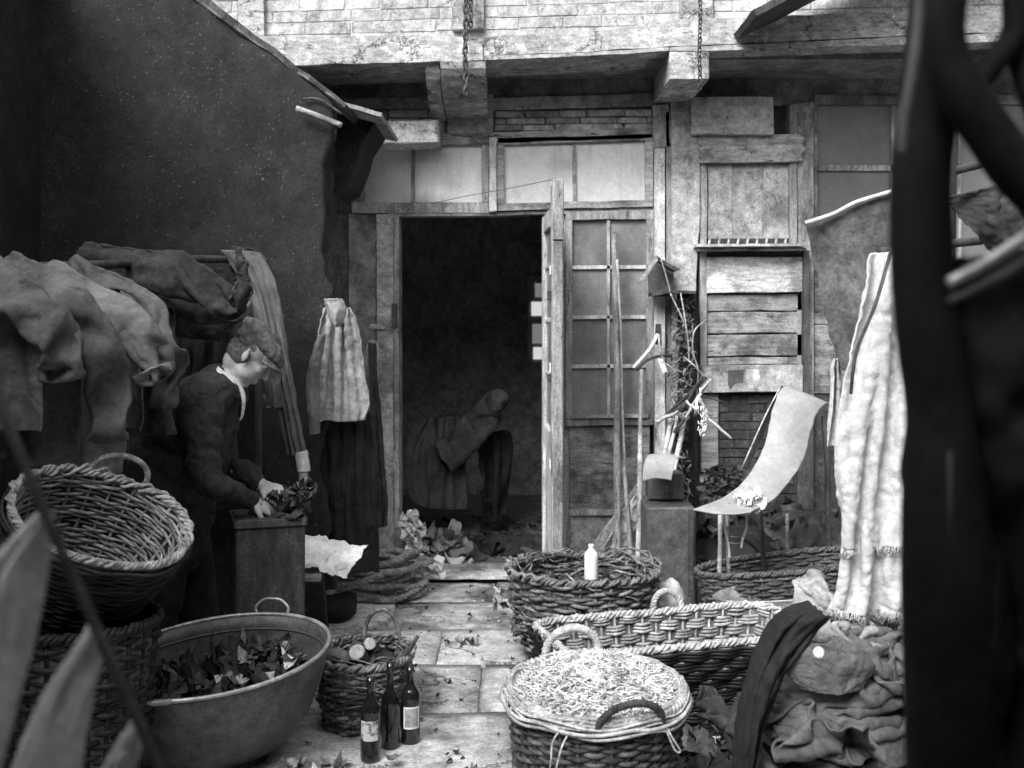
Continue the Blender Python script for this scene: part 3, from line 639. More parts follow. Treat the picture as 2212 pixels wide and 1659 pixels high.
def basket(t, a, b, n, h, taper, rows, stakes, r, group=1, M=None, mw=None, chaos=0, rimr=.011, mliner=None, rimn=3, belly=0, amp=None, rimk=1.0, floor=True, mr=None, loose=0, outer=None):
    "woven body standing on the origin of thing t; a, b: half axes of the rim"
    M = M or Matrix.Identity(3); O = WL[t]; X = lambda v: O + M @ Vector(v)
    amp = amp if amp is not None else r*1.15
    mb = MB(); seed = R.random()*99
    def scale(z): f = z/h; return taper + (1-taper)*f + belly*math.sin(math.pi*f)
    for k in range(rows):
        z = h*(k+.5)/rows; s = scale(z); par = (k//group) % 2; N = stakes*4
        pts = []
        for i, (x, y, nx, ny) in enumerate(path(a*s, b*s, n, N)):
            o_ = amp*math.cos(math.pi*i/4*1.0*1 + math.pi*par) if True else 0
            o_ = amp*math.cos(2*math.pi*(i/N)*stakes/2*1 + math.pi*par)
            c = chaos*noise.noise(Vector((x*14, y*14, z*30+seed)))
            pts.append(X((x+nx*(o_+c), y+ny*(o_+c), z + chaos*.9*noise.noise(Vector((x*9, z*40+seed, y*9))))))
        mb.add(*ringtube(pts, r*R.uniform(.85, 1.15)))
    mb.build('weave', mw, t, True)
    if outer:  # added dark shell that carries the shade of the basket's outside
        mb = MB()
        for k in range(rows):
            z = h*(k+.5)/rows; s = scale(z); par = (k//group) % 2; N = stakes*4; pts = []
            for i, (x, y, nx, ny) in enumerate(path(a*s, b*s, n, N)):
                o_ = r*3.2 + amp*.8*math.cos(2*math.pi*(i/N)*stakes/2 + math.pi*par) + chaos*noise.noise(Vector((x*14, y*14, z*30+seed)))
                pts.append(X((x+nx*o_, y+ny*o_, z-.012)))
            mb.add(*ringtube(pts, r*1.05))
        mb.build('shade_weave', outer, t, True)
    mb = MB()
    for i, (x, y, nx, ny) in enumerate(path(1*a, 1*b, n, stakes)):
        pts = []
        for q in range(7):
            z = h*q/6*1.01; s = scale(min(z, h)); pts.append(X((x*s, y*s, z)))
        mb.add(*tube(pts, r*.95, 5))
    mb.build('stake', mw, t, True)['kind'] = 'stuff'
    mb = MB()
    N = 180
    for q in range(rimn):
        pts = []; k_ = round(2*math.pi*math.sqrt((a*a+b*b)/2)/.055)
        for i, (x, y, nx, ny) in enumerate(path(a, b, n, N)):
            ph = 2*math.pi*i/N*k_ + 2*math.pi*q/rimn; wob = chaos*1.2*noise.noise(Vector((x*7, y*7, q+seed)))
            pts.append(X((x+nx*(rimr*.8*math.cos(ph)*rimk+wob), y+ny*(rimr*.8*math.cos(ph)*rimk+wob), h+rimr*.8*math.sin(ph)+wob)))
        mb.add(*ringtube(pts, rimr*.62, 6))
    mb.build('rim', mr or mw, t, True)
    # liner keeps the weave from being see-through, and a floor
    V = []; Fc = []; N = 64; pp = path(1*a, 1*b, n, N)
    for q in range(6):
        z = h*.98*q/5; s = scale(z)
        for (x, y, nx, ny) in pp: V.append(X((x*s-nx*.000, y*s, z)))
    for q in range(5):
        for i in range(N): j = (i+1) % N; Fc.append((q*N+i, q*N+j, (q+1)*N+j, (q+1)*N+i))
    Fc.append(tuple(reversed(range(N))))
    mesh('wall_lining', V, Fc, mliner or wickd, t, True)
    if loose:
        mb = MB()
        for k in range(loose):
            th = R.uniform(0, 6.28); x, y = outline(a, b, n, th); L_ = R.uniform(.12, .3); s = R.uniform(.9, 1.05); x *= s; y *= s
            d = Vector((-y/b, x/a, 0)).normalized(); q0 = Vector((x, y, h*R.uniform(.35, 1.06)))
            pts = [X(q0 + d*L_*(u-.5) + Vector((-x, -y, 0)).normalized()*.25*L_*(4*(u-.5)**2) + Vector((0, 0, .03*math.sin(u*3+k)+R.uniform(-.012, .012)))) for u in (0, .2, .4, .6, .8, 1)]
            mb.add(*tube(pts, [R.uniform(.002, .0055)]*6, 5))
        mb.build('loose_twigs', mw, t, True)['kind'] = 'stuff'
def handle(t, A, B, up, r, m_, seg=3, M=None, name='handle', n=26, turns=9, sag=0):
    "twisted loop from A to B (local), rising by the vector up"
    M = M or Matrix.Identity(3); O = WL[t]; A, B, up = Vector(A), Vector(B), Vector(up); mb = MB()
    for q in range(seg):
        pts = []
        for i in range(n*2+1):
            u = i/(n*2); c = A.lerp(B, .5-.5*math.cos(math.pi*u)) + up*math.sin(math.pi*u)**.8
            T = ((B-A)*math.sin(math.pi*u) + up*math.cos(math.pi*u)*1.5).normalized(); N = T.cross(Vector((.3, .5, .8))).normalized(); Bn = T.cross(N)
            ph = 2*math.pi*turns*u + 2*math.pi*q/seg
            pts.append(O + M @ (c + (N*math.cos(ph)+Bn*math.sin(ph))*r*.55))
        mb.add(*tube(pts, r*.6, 6))
    return mb.build(name, m_, t, True)

# front round basket heaped with wood wool
c5 = P(1286, 1478, 3.2); h5 = c5.z
t = thing('round_basket', 'round two-handled wicker basket heaped with pale wood wool, nearest to the viewer', 'basket', (c5.x, 3.2, 0))
M5 = rotm(math.radians(3), 0, 0)
basket(t, .25, .262, 2, h5, .72, 34, 34, .0068, M=M5, mw=wickd, belly=.03, chaos=.004, rimr=.012, rimn=3, mr=wick)
# broad twisted border: extra turned-out rods
mb = MB()
for k in range(10):
    pts = []; o1, o2 = k % 5 + 1, k//5
    for i, (x, y, nx, ny) in enumerate(path(.236+.0075*o1, .248+.0075*o1, 2, 200)):
        th = 2*math.pi*i/200; ww = .006*noise.noise(Vector((x*6, y*6, k*3.3)))
        pts.append(WL[t] + M5 @ Vector((x+nx*ww, y+ny*ww, h5+.012-.0022*(o1-1.5)**2 - .012*o2 + .005*math.sin(7*th+k*1.1) + .004*noise.noise(Vector((x*12, y*12, k))))))
    mb.add(*ringtube(pts, R.uniform(.004, .0058), 6))
mb.build('border', wick, t, True)
handle(t, (-.02, -.27, h5-.02), (.16, -.215, h5-.02), (.01, -.012, .075), .010, woodd, M=M5)
handle(t, (-.14, .22, h5), (.03, .262, h5), (0, .02, .085), .013, wick, M=M5)
mb = MB()
ho = WL[t]
def moundz(x, y):
    q = (x/.256)**2+(y/.27)**2; return h5 - .028 + .085*max(0, 1-q) + .012*noise.noise(Vector((x*16, y*16, 1)))
V = []; Fc = []; nr, na = 16, 60
for i in range(nr+1):
    for k in range(na):
        rr_ = i/nr; x = .248*rr_*math.cos(2*math.pi*k/na); y = .26*rr_*math.sin(2*math.pi*k/na); V.append(ho + M5 @ Vector((x, y, moundz(x, y)-.012)))
for i in range(nr):
    for k in range(na): j = (k+1) % na; Fc.append((i*na+k, i*na+j, (i+1)*na+j, (i+1)*na+k))
mb.add(V, Fc)
for k in range(5200):
    rr_ = math.sqrt(R.random())*1.0; a = R.uniform(0, 6.283); x = .252*rr_*math.cos(a); y = .265*rr_*math.sin(a)
    z = moundz(x, y) + R.uniform(-.006, .022); d = R.uniform(0, 6.283); l = R.uniform(.008, .022); bnd = R.uniform(-1, 1)
    c = Vector((x, y, z)); e = Vector((math.cos(d), math.sin(d), R.uniform(-.6, .6)))*l; f_ = Vector((-e.y, e.x, R.uniform(-.005, .008)))*bnd*.5
    mb.add(*tube([ho + M5 @ q for q in (c-e, c-e*.3+f_, c+e*.4+f_, c+e)], .0017, 3, caps=False))
o = mb.build('wood_wool', straw, None, False, origin=ho+Vector((0, 0, h5))); tag(o, 'pale curly wood wool heaped in the nearest round basket', 'wood wool', kind='stuff')
for q, pts in enumerate(([(1225, 1560, 2.95), (1195, 1600, 2.9), (1190, 1645, 2.88), (1182, 1700, 2.87)], [(1240, 1565, 2.94), (1215, 1610, 2.89), (1200, 1670, 2.87), (1195, 1720, 2.87)], [(1425, 1545, 3.0), (1440, 1580, 2.95), (1458, 1620, 2.95), (1470, 1622, 2.95), (1450, 1590, 2.94), (1437, 1560, 2.97)])):
    V, Fc = tube(PT(pts, 6), .0028, 6)
    if q == 0: twn = thing('twine_ends', 'loose pale twine ends hanging over the rim of the wood wool basket', 'twine', P(1225, 1560, 2.95))
    mesh('twine', V, Fc, ropel, twn, True)

# long open hamper behind it
hx = [P(1240, 1470, 4.02), P(1640, 1390, 4.02)]
t = thing('long_hamper', 'long rectangular open wicker hamper with a pale chequered woven far side', 'hamper', (.62, 4.2, 0))
Mh = rotm(0, 0, math.radians(17))
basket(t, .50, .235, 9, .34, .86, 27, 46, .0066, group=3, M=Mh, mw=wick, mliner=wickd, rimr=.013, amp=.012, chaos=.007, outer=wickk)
handle(t, (.02, .235, .33), (.15, .24, .33), (.0, .02, .085), .012, ropel, M=Mh, turns=5)
# central dark brushwood basket
t = thing('brushwood_basket', 'dark rough brushwood basket with a ragged twig rim in front of the open door leaf', 'basket', (.315, 4.85, 0))
basket(t, .325, .29, 2.2, .42, .72, 24, 30, .0085, mw=brush, chaos=.02, rimr=.014, loose=130, belly=.02)
o = t; mb = MB()
for k in range(60):
    a = R.uniform(0, 6.28); rr_ = math.sqrt(R.random())*.26; c = WL[t]+Vector((rr_*math.cos(a), rr_*math.sin(a)*.85, .30+R.uniform(-.03, .06)))
    mb.add(*scrap(c, R.uniform(.03, .12), R.uniform(.03, .08), rotm(R.uniform(-.7, .7), R.uniform(-.7, .7), R.uniform(0, 3)), .015, 4, k))
o = mb.build('rag_heap', scrapm, None, True, origin=WL[t]+Vector((0, 0, .3))); tag(o, 'dark rags and scraps lying inside the brushwood basket', 'rags', kind='stuff')
def bottle_(name, label, c, h, r, m_, lab=None, labm=None, group=None, shoulder=.62, face=0):
    t = thing(name, label, 'bottle', c, group); c = Vector(c)
    pr = [(r*.6, .002), (r*.96, .0), (r, .008), (r, h*shoulder*.93), (r*.97, h*shoulder), (r*.75, h*(shoulder+.07)), (r*.42, h*(shoulder+.14)), (r*.36, h*(shoulder+.2)), (r*.34, h*.93), (r*.42, h*.935), (r*.44, h*.965), (r*.38, h*.97), (r*.37, h)]
    V, Fc = lathe(pr, c, 28); mesh('glass_body', V, Fc, m_, t, True)
    if lab:
        V = []; Fc = []; n = 12
        for (z) in (lab[0], (lab[0]+lab[1])/2, lab[1]):
            for i in range(n+1):
                a = face - math.pi/2 + (i/n-.5)*lab[2]; V.append(c+Vector(((r+.0012)*math.cos(a), (r+.0012)*math.sin(a), z*h)))
        for q in range(2):
            for i in range(n): a = q*(n+1)+i; Fc.append((a, a+1, a+n+2, a+n+1))
        mesh('label', V, Fc, labm or paper, t, True)
    return t
labelm = mat('worn printed label', .7, .55, 9, micro=.1, bump=.05, stain=1, ssc=38, scol=.08, rnd=.05)
labelf = mat('label picture', .2, .5, 45, bump=.05, rnd=.05, ct=2)
wb = bottle_('white_bottle', 'white wrapped bottle standing up out of the brushwood basket', P(1277, 1252, 4.8), .155, .03, paper, shoulder=.72)
# dark basket behind the washtub
cb = P(786, 1412, 4.16)
t = thing('twig_basket', 'dark twig basket with a tall twig handle beside the zinc washtub', 'basket', (cb.x, 4.16, 0))
basket(t, .178, .19, 2.1, cb.z, .78, 17, 26, .0075, mw=brush, chaos=.016, rimr=.012, loose=90)
handle(t, (-.02, .15, cb.z), (.12, .13, cb.z), (0, .02, .125), .009, brush)
V, Fc = stick(WL[t]+Vector((.10, -.12, cb.z-.02)), P(903, 1374, 4.1), .011, .007); o = mesh('stick', V, Fc, woodd, None, True); tag(o, 'dark broken stick poking out over the rim of the twig basket', 'stick')
for k, (px, py, r_, lb) in enumerate(((771, 1409, .031, 'round pale tin lid facing up in the twig basket beside the washtub'), (799, 1391, .024, 'smaller pale jar lying behind the round tin in the twig basket'))):
    c = P(px, py, 4.08+.05*k); M_ = rotm(math.radians(50), math.radians(-12+50*k), 0)
    tt = thing('tin_can', lb, 'tin', c - (M_ @ Vector((0, 0, .07))))
    V, Fc = lathe([(r_*.9, 0), (r_, .004), (r_, .066), (r_*.94, .07)], WL[tt], 24, M_); mesh('can_wall', V, Fc, zinc, tt, True)
    V, Fc = lathe([(r_*.96, .069), (r_*.96, .073), (r_*.7, .0745), (r_*.1, .0745)], WL[tt], 24, M_); mesh('lid', V, Fc, clothp, tt, True)
mb = MB()
for k in range(50):
    a = R.uniform(0, 6.28); rr_ = math.sqrt(R.random())*.16; c = WL[t]+Vector((rr_*math.cos(a), rr_*math.sin(a), cb.z-.07+R.uniform(-.02, .05)))
    mb.add(*scrap(c, R.uniform(.04, .09), R.uniform(.03, .07), rotm(R.uniform(-.7, .7), R.uniform(-.7, .7), R.uniform(0, 3)), .015, 4, k))
o = mb.build('scrap_heap', scrapm, None, True, origin=WL[t]+Vector((0, 0, cb.z-.08))); tag(o, 'dark scraps filling the twig basket beside the washtub', 'scraps', kind='stuff')
# tilted basket at the left, on top of another one
c1 = P(222, 1116, 3.3)
M1 = rotm(math.radians(35), math.radians(17), math.radians(28)); h1 = .34
base1 = c1 - M1 @ Vector((0, 0, h1))
t = thing('tilted_basket', 'large wicker basket tipped to show its ribbed pale inside, left of the stooping man', 'basket', base1)
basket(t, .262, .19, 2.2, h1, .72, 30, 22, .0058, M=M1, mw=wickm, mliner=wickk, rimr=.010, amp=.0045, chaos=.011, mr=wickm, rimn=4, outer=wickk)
handle(t, (-.05, .195, h1), (.12, .18, h1), (.01, .02, .075), .009, wickm, M=M1)
cd_ = G(250, 1560)
t = thing('standing_basket', 'tall almost black basket standing under the tipped pale basket', 'basket', (base1.x+.03, 3.36, 0))
basket(t, .27, .22, 2, .60, .8, 26, 26, .0085, mw=wickk, chaos=.01, rimr=.014, loose=30)

V, Fc = stick(P(272, 1400, 3.9), P(300, 1312, 3.9), .03, .004, .002, 8); o = mesh('pale_wedge', V, Fc, clothp, None, True); tag(o, 'small pale pointed wedge of cloth standing behind the washtub rim', 'cloth')

# ------------------------------------------------------------------ zinc washtub
tc_ = P(485, 1398, 3.78); zr = tc_.z
t = thing('washtub', 'big oval zinc washtub with two handles standing full of scraps', 'washtub', (tc_.x, 3.78, 0))
Mt = rotm(math.radians(9), math.radians(-2), 0) @ rotm(0, 0, math.radians(24)); a_, b_ = .385, .30; Ot = WL[t]
def ovl(prof, seg=72):
    V = []; Fc = []
    for (s, z) in prof:
        for k in range(seg):
            a = 2*math.pi*k/seg; V.append(Ot + Mt @ Vector(((a_*s)*math.cos(a), (b_+a_*(s-1))*math.sin(a), z)))
    for i in range(len(prof)-1):
        for k in range(seg): j = (k+1) % seg; Fc.append((i*seg+k, i*seg+j, (i+1)*seg+j, (i+1)*seg+k))
    return V, Fc
V, Fc = ovl([(.30, .012), (.44, .02), (.56, .045), (.70, .10), (.82, .175), (.905, .25), (.955, zr-.075), (.975, zr-.05), (.998, zr-.012), (1.0, zr-.004), (.985, zr-.004), (.965, zr-.045), (.94, zr-.075), (.89, .255), (.80, .18), (.68, .11), (.54, .06), (.30, .05)]); mesh('tub_wall', V, Fc, zinc, t, True)
mesh('bottom', *[x for x in (lambda q: (q[0], [tuple(range(72))]))(ovl([(.31, .05)]))], zinc, t)
pts = [Ot + Mt @ Vector((a_*1.0*math.cos(2*math.pi*k/96), b_*math.sin(2*math.pi*k/96), zr)) for k in range(96)]
V, Fc = ringtube(pts, .0075, 8); mesh('rim', V, Fc, zincl, t, True)
pts = [Ot + Mt @ Vector((a_*.958*math.cos(2*math.pi*k/96), (b_-.016)*math.sin(2*math.pi*k/96), zr-.05)) for k in range(96)]
V, Fc = ringtube(pts, .004, 6); mesh('swage_line', V, Fc, zinc, t, True)
V = [Ot + Mt @ Vector(q) for q in ((.02, b_-.014, zr-.03), (.035, b_-.014, zr-.03), (.035, b_-.10, .15), (.02, b_-.10, .15))]
def tubhandle(pl, r_=.0055):
    V, Fc = tube([Vector(p) for p in spl(pl, 8)], r_, 8); return mesh('handle', V, Fc, zincl, t, True)
def rimpt(px, back):
    best = None
    for k in range(720):
        p = Ot + Mt @ Vector((a_*math.cos(k*math.pi/360), b_*math.sin(k*math.pi/360), zr))
        if (p.y > Ot.y) != back: continue
        d = abs(1106 + p.x/p.y*F - px)
        if best is None or d < best[0]: best = (d, p)
    return best[1]
pa, pb = rimpt(556, True), rimpt(618, True); up = Vector((0, .01, .055))
tubhandle([pa, pa+up*.45+(pa-pb)*.06, pa.lerp(pb, .2)+up*.93, pa.lerp(pb, .5)+up, pa.lerp(pb, .8)+up*.93, pb+up*.45+(pb-pa)*.06, pb], .005)
pa, pb = rimpt(292, False), rimpt(366, False); up = Vector((-.012, -.055, .012))
tubhandle([pa, pa+up*.5+(pa-pb)*.1, pa.lerp(pb, .2)+up*.95, pa.lerp(pb, .5)+up, pa.lerp(pb, .8)+up*.95, pb+up*.45, pb], .009)
mb = MB()
for k in range(300):
    a = R.uniform(0, 6.283); rr_ = math.sqrt(R.random())*.74; x, y = a_*rr_*math.cos(a), b_*rr_*math.sin(a)
    z = zr-.12 + .05*(1-rr_) + R.uniform(-.03, .02) + .035*(x/a_); mb.add(*scrap(Ot + Mt @ Vector((x, y, z)), R.uniform(.04, .11), R.uniform(.010, .035), rotm(R.uniform(-.7, .7), R.uniform(-.7, .7), R.uniform(0, 6)), .04, 5, k*1.3))
o = mb.build('scrap_heap', scrapm, None, True, origin=Ot+Vector((0, 0, zr-.12))); tag(o, 'dark curled leather scraps and leaves filling the zinc washtub', 'scraps', kind='stuff')
mb = MB()
for k in range(13):
    a = R.uniform(-1.6, .6); rr_ = R.uniform(.2, .72); x, y = a_*rr_*math.cos(a), b_*rr_*math.sin(a)
    mb.add(*scrap(Ot + Mt @ Vector((x, y, zr-.07+.03*(x/a_))), R.uniform(.03, .09), R.uniform(.02, .05), rotm(R.uniform(-.5, .5), R.uniform(-.5, .5), R.uniform(0, 6)), .025, 5, k*2.3))
o = mb.build('pale_scrap', scrapl, None, True, origin=Ot+Vector((0, 0, zr-.06))); tag(o, 'a few pale paper and cloth scraps on top of the dark ones in the washtub', 'scraps', kind='stuff')

# ------------------------------------------------------------------ bottles
gb = 'wine bottles beside the twig basket'
bottle_('wine_bottle', 'dark wine bottle with a pale square label, nearest of three', G(800, 1640), .285, .0345, bottle, (.26, .50, 1.9), labelm, gb)
bottle_('wine_bottle', 'dark unlabelled bottle standing between and behind two labelled wine bottles', G(843, 1613), .30, .034, bottle, None, None, gb, shoulder=.56)
tb = bottle_('wine_bottle', 'dark wine bottle with a framed picture label, rightmost of three', G(886, 1602), .272, .036, bottle, (.21, .5, 1.7), paper, gb, face=.25)
V = []; c = WL[tb]; n = 10
for z in (.235, .355, .475):
    for i in range(n+1): a = .25-math.pi/2 + (i/n-.5)*1.35; V.append(c+Vector((.0376*math.cos(a), .0376*math.sin(a), z*.272)))
mesh('label_picture', V, [(q*(n+1)+i, q*(n+1)+i+1, (q+1)*(n+1)+i+1, (q+1)*(n+1)+i) for q in range(2) for i in range(n)], labelf, tb, True)

# ------------------------------------------------------------------ relaxed cloth
def relax(X, dx, dy, pin=None, steps=130, iters=12, spheres=(), floor=.004, cyl=None, wrap=False, back=None, g=9.8, dt=.016, damp=.97, bend=.12, gs=.10, top=None):
    "hangs or crumples a grid of points (rows, columns, 3) under its own weight; dx, dy: rest spacing"
    X = np.array(X, dtype=np.float64); O = X.copy(); n, m, _ = X.shape
    W_ = np.ones((n, m, 1)); 
    if pin is not None: W_[pin] = 0; X0 = X[pin].copy()
    dg = math.hypot(dx, dy)
    def con(a, b, rest, k=1.0):
        A, B = X[a], X[b]; wa, wb = W_[a], W_[b]; d = B-A; l = np.sqrt((d*d).sum(-1, keepdims=True))+1e-9
        c = d*((l-rest)/l)*(k/np.maximum(wa+wb, 1e-9)); X[a] = A+c*wa; X[b] = B-c*wb
    sl_ = slice
    pairs = []
    for s0 in (0, 1):
        pairs.append(((sl_(None), sl_(s0, m-1, 2)), (sl_(None), sl_(s0+1, m, 2)), dx, 1.))
        pairs.append(((sl_(s0, n-1, 2), sl_(None)), (sl_(s0+1, n, 2), sl_(None)), dy, 1.))
        pairs.append(((sl_(s0, n-1, 2), sl_(0, m-1)), (sl_(s0+1, n, 2), sl_(1, m)), dg, .35))
        pairs.append(((sl_(s0, n-1, 2), sl_(1, m)), (sl_(s0+1, n, 2), sl_(0, m-1)), dg, .35))
    for s0 in range(4):
        for q in (3,):
            a = np.arange(s0, m-q, 4); pairs.append(((sl_(None), a), (sl_(None), a+q), q*dx, bend))
            a = np.arange(s0, n-q, 4); pairs.append(((a, sl_(None)), (a+q, sl_(None)), q*dy, bend))
    for st in range(steps):
        V_ = (X-O)*damp; O = X.copy(); X = X + V_*W_; X[..., 2] -= g*dt*dt*W_[..., 0]*gs
        for it in range(iters):
            for a, b, r_, k in pairs:
                la = X[a].shape; lb = X[b].shape
                if la != lb: 
                    q = min(la[0], lb[0]), min(la[1], lb[1])
                    if isinstance(a[0], slice) and la[0] != lb[0]: a = (sl_(a[0].start, a[0].start + 2*q[0]-1, 2), a[1])
                    if isinstance(a[1], slice) and la[1] != lb[1]: a = (a[0], sl_(a[1].start, a[1].start + 2*q[1]-1, 2))
                con(a, b, r_, k)
            if wrap:
                for (ca, cb) in ((m-1, 0),): con((sl_(None), [ca]), (sl_(None), [cb]), dx)
            if pin is not None: X[pin] = X0
        for (c, r_) in spheres:
            d = X-np.array(c); l = np.sqrt((d*d).sum(-1, keepdims=True))+1e-9; X = np.where(l < r_, np.array(c)+d/l*r_, X); O = np.where(l < r_, O*.5+X*.5, O)
        if cyl is not None:
            A, B, r_ = (np.array(cyl[0]), np.array(cyl[1]), cyl[2]); ax = (B-A)/np.linalg.norm(B-A); d = X-A; d = d-(d@ax)[..., None]*ax
            l = np.sqrt((d*d).sum(-1, keepdims=True))+1e-9; X = np.where(l < r_, X+d/l*(r_-l), X)
        if back is not None: X[..., 1] = np.minimum(X[..., 1], back)
        if top is not None: X[..., 2] = np.minimum(X[..., 2], top+.02*np.sin(X[..., 0]*17+X[..., 1]*13))
        lo = X[..., 2] < floor; X[..., 2] = np.maximum(X[..., 2], floor); O[lo] = X[lo]
        if pin is not None: X[pin] = X0
    return X
def gridmesh(X, wrap=False):
    n, m, _ = X.shape; V = [Vector(p) for p in X.reshape(-1, 3)]; Fc = []
    for i in range(n-1):
        for j in range(m if wrap else m-1): k = (j+1) % m; Fc.append((i*m+j, (i+1)*m+j, (i+1)*m+k, i*m+k))
    return V, Fc
def simmed(name, X, m_, t=.004, wrap=False, sub=1):
    V, Fc = gridmesh(X, wrap); o = mesh(name, V, Fc, m_, None, True)
    if sub: q = o.modifiers.new('sub', 'SUBSURF'); q.levels = sub; q.render_levels = sub
    tx = bpy.data.textures.get('fine creases') or bpy.data.textures.new('fine creases', 'CLOUDS'); tx.noise_scale = .06; tx.noise_depth = 2; tx.noise_type = 'HARD_NOISE'
    d = o.modifiers.new('fine creases', 'DISPLACE'); d.texture = tx; d.strength = .012; d.mid_level = .4
    q = o.modifiers.new('thickness', 'SOLIDIFY'); q.thickness = t; q.offset = 0; return o
def hang(p0, p1, w, h, n=60, m=46, seed=0, pinn=None, wob=.03, gather=None, tilt=0, spread=.72, **k):
    "cloth w by h hung from the line p0-p1 (narrower than w, so it gathers)"
    p0, p1 = Vector(p0), Vector(p1); X = np.zeros((n, m, 3)); L_ = (p1-p0).length
    for i in range(n):
        for j in range(m):
            u = j/(m-1); v = i/(n-1); q = p0.lerp(p1, u) + Vector((0, 0, -v*h))
            cx = (p0.x+p1.x)/2; sp = 1+(w/L_-1)*min(1, v*1.4)*spread; q.x = cx + (q.x-cx)*sp + tilt*v
            q.y += wob*(math.sin(u*math.pi*2*(2+seed % 3)+seed+2*noise.noise(Vector((u*3, v*2, seed))))*.3 + 2.0*noise.noise(Vector((u*4.5+seed, v*2.2, seed*1.3))))*(.5+v)
            X[i, j] = q
    pin = np.zeros((n, m), bool); pin[0] = True
    if pinn is not None: pin[:] = False; [pin.__setitem__((0, int(round(a*(m-1)))), True) for a in pinn]
    return relax(X, w/(m-1), h/(n-1), pin, **k)

# ------------------------------------------------------------------ the man
def ell(c, rx, ry, rz, M=None, seg=20):
    V = []; Fc = []; c = Vector(c); n = seg//2
    for i in range(n+1):
        ph = math.pi*i/n
        for k in range(seg):
            a = 2*math.pi*k/seg; v = Vector((rx*math.sin(ph)*math.cos(a), ry*math.sin(ph)*math.sin(a), rz*math.cos(ph))); V.append(c + (M @ v if M else v))
    for i in range(n):
        for k in range(seg): j = (k+1) % seg; Fc.append((i*seg+k, (i+1)*seg+k, (i+1)*seg+j, i*seg+j))
    return V, Fc
def limb(pts, rr, sub=6, seg=16):
    q = spl([tuple(p)+(r,) for p, r in zip(pts, rr)], sub); mb = MB()
    mb.add(*tube([Vector(x[:3]) for x in q], [x[3] for x in q], seg))
    mb.add(*ell(q[0][:3], q[0][3], q[0][3], q[0][3])); mb.add(*ell(q[-1][:3], q[-1][3], q[-1][3], q[-1][3])); return mb.V, mb.F
def fused(name, mb, m_, parent, vox=.006, sm=4, disp=0, ds=8):
    o = mb.build(name, m_, parent, True)
    r = o.modifiers.new('skin', 'REMESH'); r.mode = 'VOXEL'; r.voxel_size = vox; r.use_smooth_shade = True
    s = o.modifiers.new('smooth', 'SMOOTH'); s.iterations = sm; s.factor = .5
    if disp:
        tx = bpy.data.textures.new(name+' creases', 'MUSGRAVE' if False else 'CLOUDS'); tx.noise_scale = ds; tx.noise_depth = 3; tx.noise_type = 'HARD_NOISE'
        d = o.modifiers.new('creases', 'DISPLACE'); d.texture = tx; d.texture_coords = 'LOCAL'; d.strength = disp; d.mid_level = .35
    return o
MY = 4.35
man = thing('person', 'man in flat cap, pale collar and dark jacket stooping over a box of rags', 'person', G(400, 1515).xyz*0 + Vector(((390-1106)/F*MY, MY, 0)))
# head frame: u towards the crown, f where he looks, s to his left
pit, yaw = math.radians(44), math.radians(14)
f_ = Vector((math.cos(yaw)*math.cos(pit), math.sin(yaw)*math.cos(pit), -math.sin(pit)))
u_ = Vector((math.cos(yaw)*math.sin(pit), math.sin(yaw)*math.sin(pit), math.cos(pit))); s_ = u_.cross(f_)
HM = Matrix((f_, s_, u_)).transposed(); HC = P(540, 765, MY)
hp = lambda f, s, u: HC + HM @ Vector((f, s, u))
body = MB()
body.add(*ell(hp(-.002, 0, .040), .088, .074, .082, HM, 28)); body.add(*ell(hp(.03, 0, -.04), .062, .058, .085, HM, 24))
body.add(*ell(hp(.058, 0, -.098), .026, .03, .022, HM)); body.add(*ell(hp(.078, 0, .028), .018, .05, .014, HM))       # chin, brow
body.add(*limb([hp(.086, 0, .015), hp(.104, 0, -.018), hp(.108, 0, -.03)], [.009, .012, .014]))                       # nose
for q in (-1, 1):
    body.add(*ell(hp(.099, q*.011, -.032), .009, .008, .007, HM)); body.add(*ell(hp(.062, q*.036, -.022), .022, .020, .020, HM)) # nostril, cheek bone
    body.add(*ell(hp(.026, q*.043, -.068), .034, .016, .024, HM, 16))                                                  # jaw corner
    body.add(*ell(hp(-.012, q*.079, -.014), .015, .007, .026, HM @ rotm(0, -.25, q*.35), 18)); body.add(*ell(hp(-.004, q*.075, -.036), .008, .006, .008, HM))
    body.add(*ell(hp(.079, q*.03, .006), .010, .012, .008, HM))
body.add(*ell(hp(.09, 0, -.062), .010, .022, .006, HM)); body.add(*ell(hp(.088, 0, -.074), .010, .019, .006, HM))     # lips
nb0 = P(478, 835, MY-.01)
body.add(*limb([hp(-.022, 0, .0), hp(-.030, 0, -.055), P(506, 800, MY), nb0], [.042, .043, .048, .064]))
sh1, sh2 = P(432, 868, MY-.20), P(470, 862, MY+.19)
el1, el2 = P(452, 1040, MY-.27), P(487, 1000, MY+.20)
wr1, wr2 = P(543, 1082, MY-.10), P(566, 1050, MY+.09)
hipc = P(352, 1085, MY); 
body.add(*limb([P(462, 850, MY), P(425, 920, MY), P(385, 1000, MY), hipc], [.075, .12, .13, .13], 6, 20))
for (a, b, c) in ((sh1, el1, wr1), (sh2, el2, wr2)): body.add(*limb([a, a.lerp(b, .5), b, b.lerp(c, .4), c], [.062, .05, .043, .042, .029]))
for q, dx in ((-1, -20), (1, 40)):
    hip = hipc + Vector((0, q*.10, 0)); knee = Vector((hipc.x+.05+dx*.001, MY+q*.11, .47)); ank = Vector((hipc.x-.03+dx*.004, MY+q*.12, .09))
    body.add(*limb([hip, hip.lerp(knee, .5), knee, knee.lerp(ank, .35), ank], [.095, .085, .06, .058, .042]))
    body.add(*limb([ank+Vector((-.03, 0, -.05)), ank+Vector((.08, 0, -.055)), ank+Vector((.17, 0, -.065))], [.035, .036, .03]))
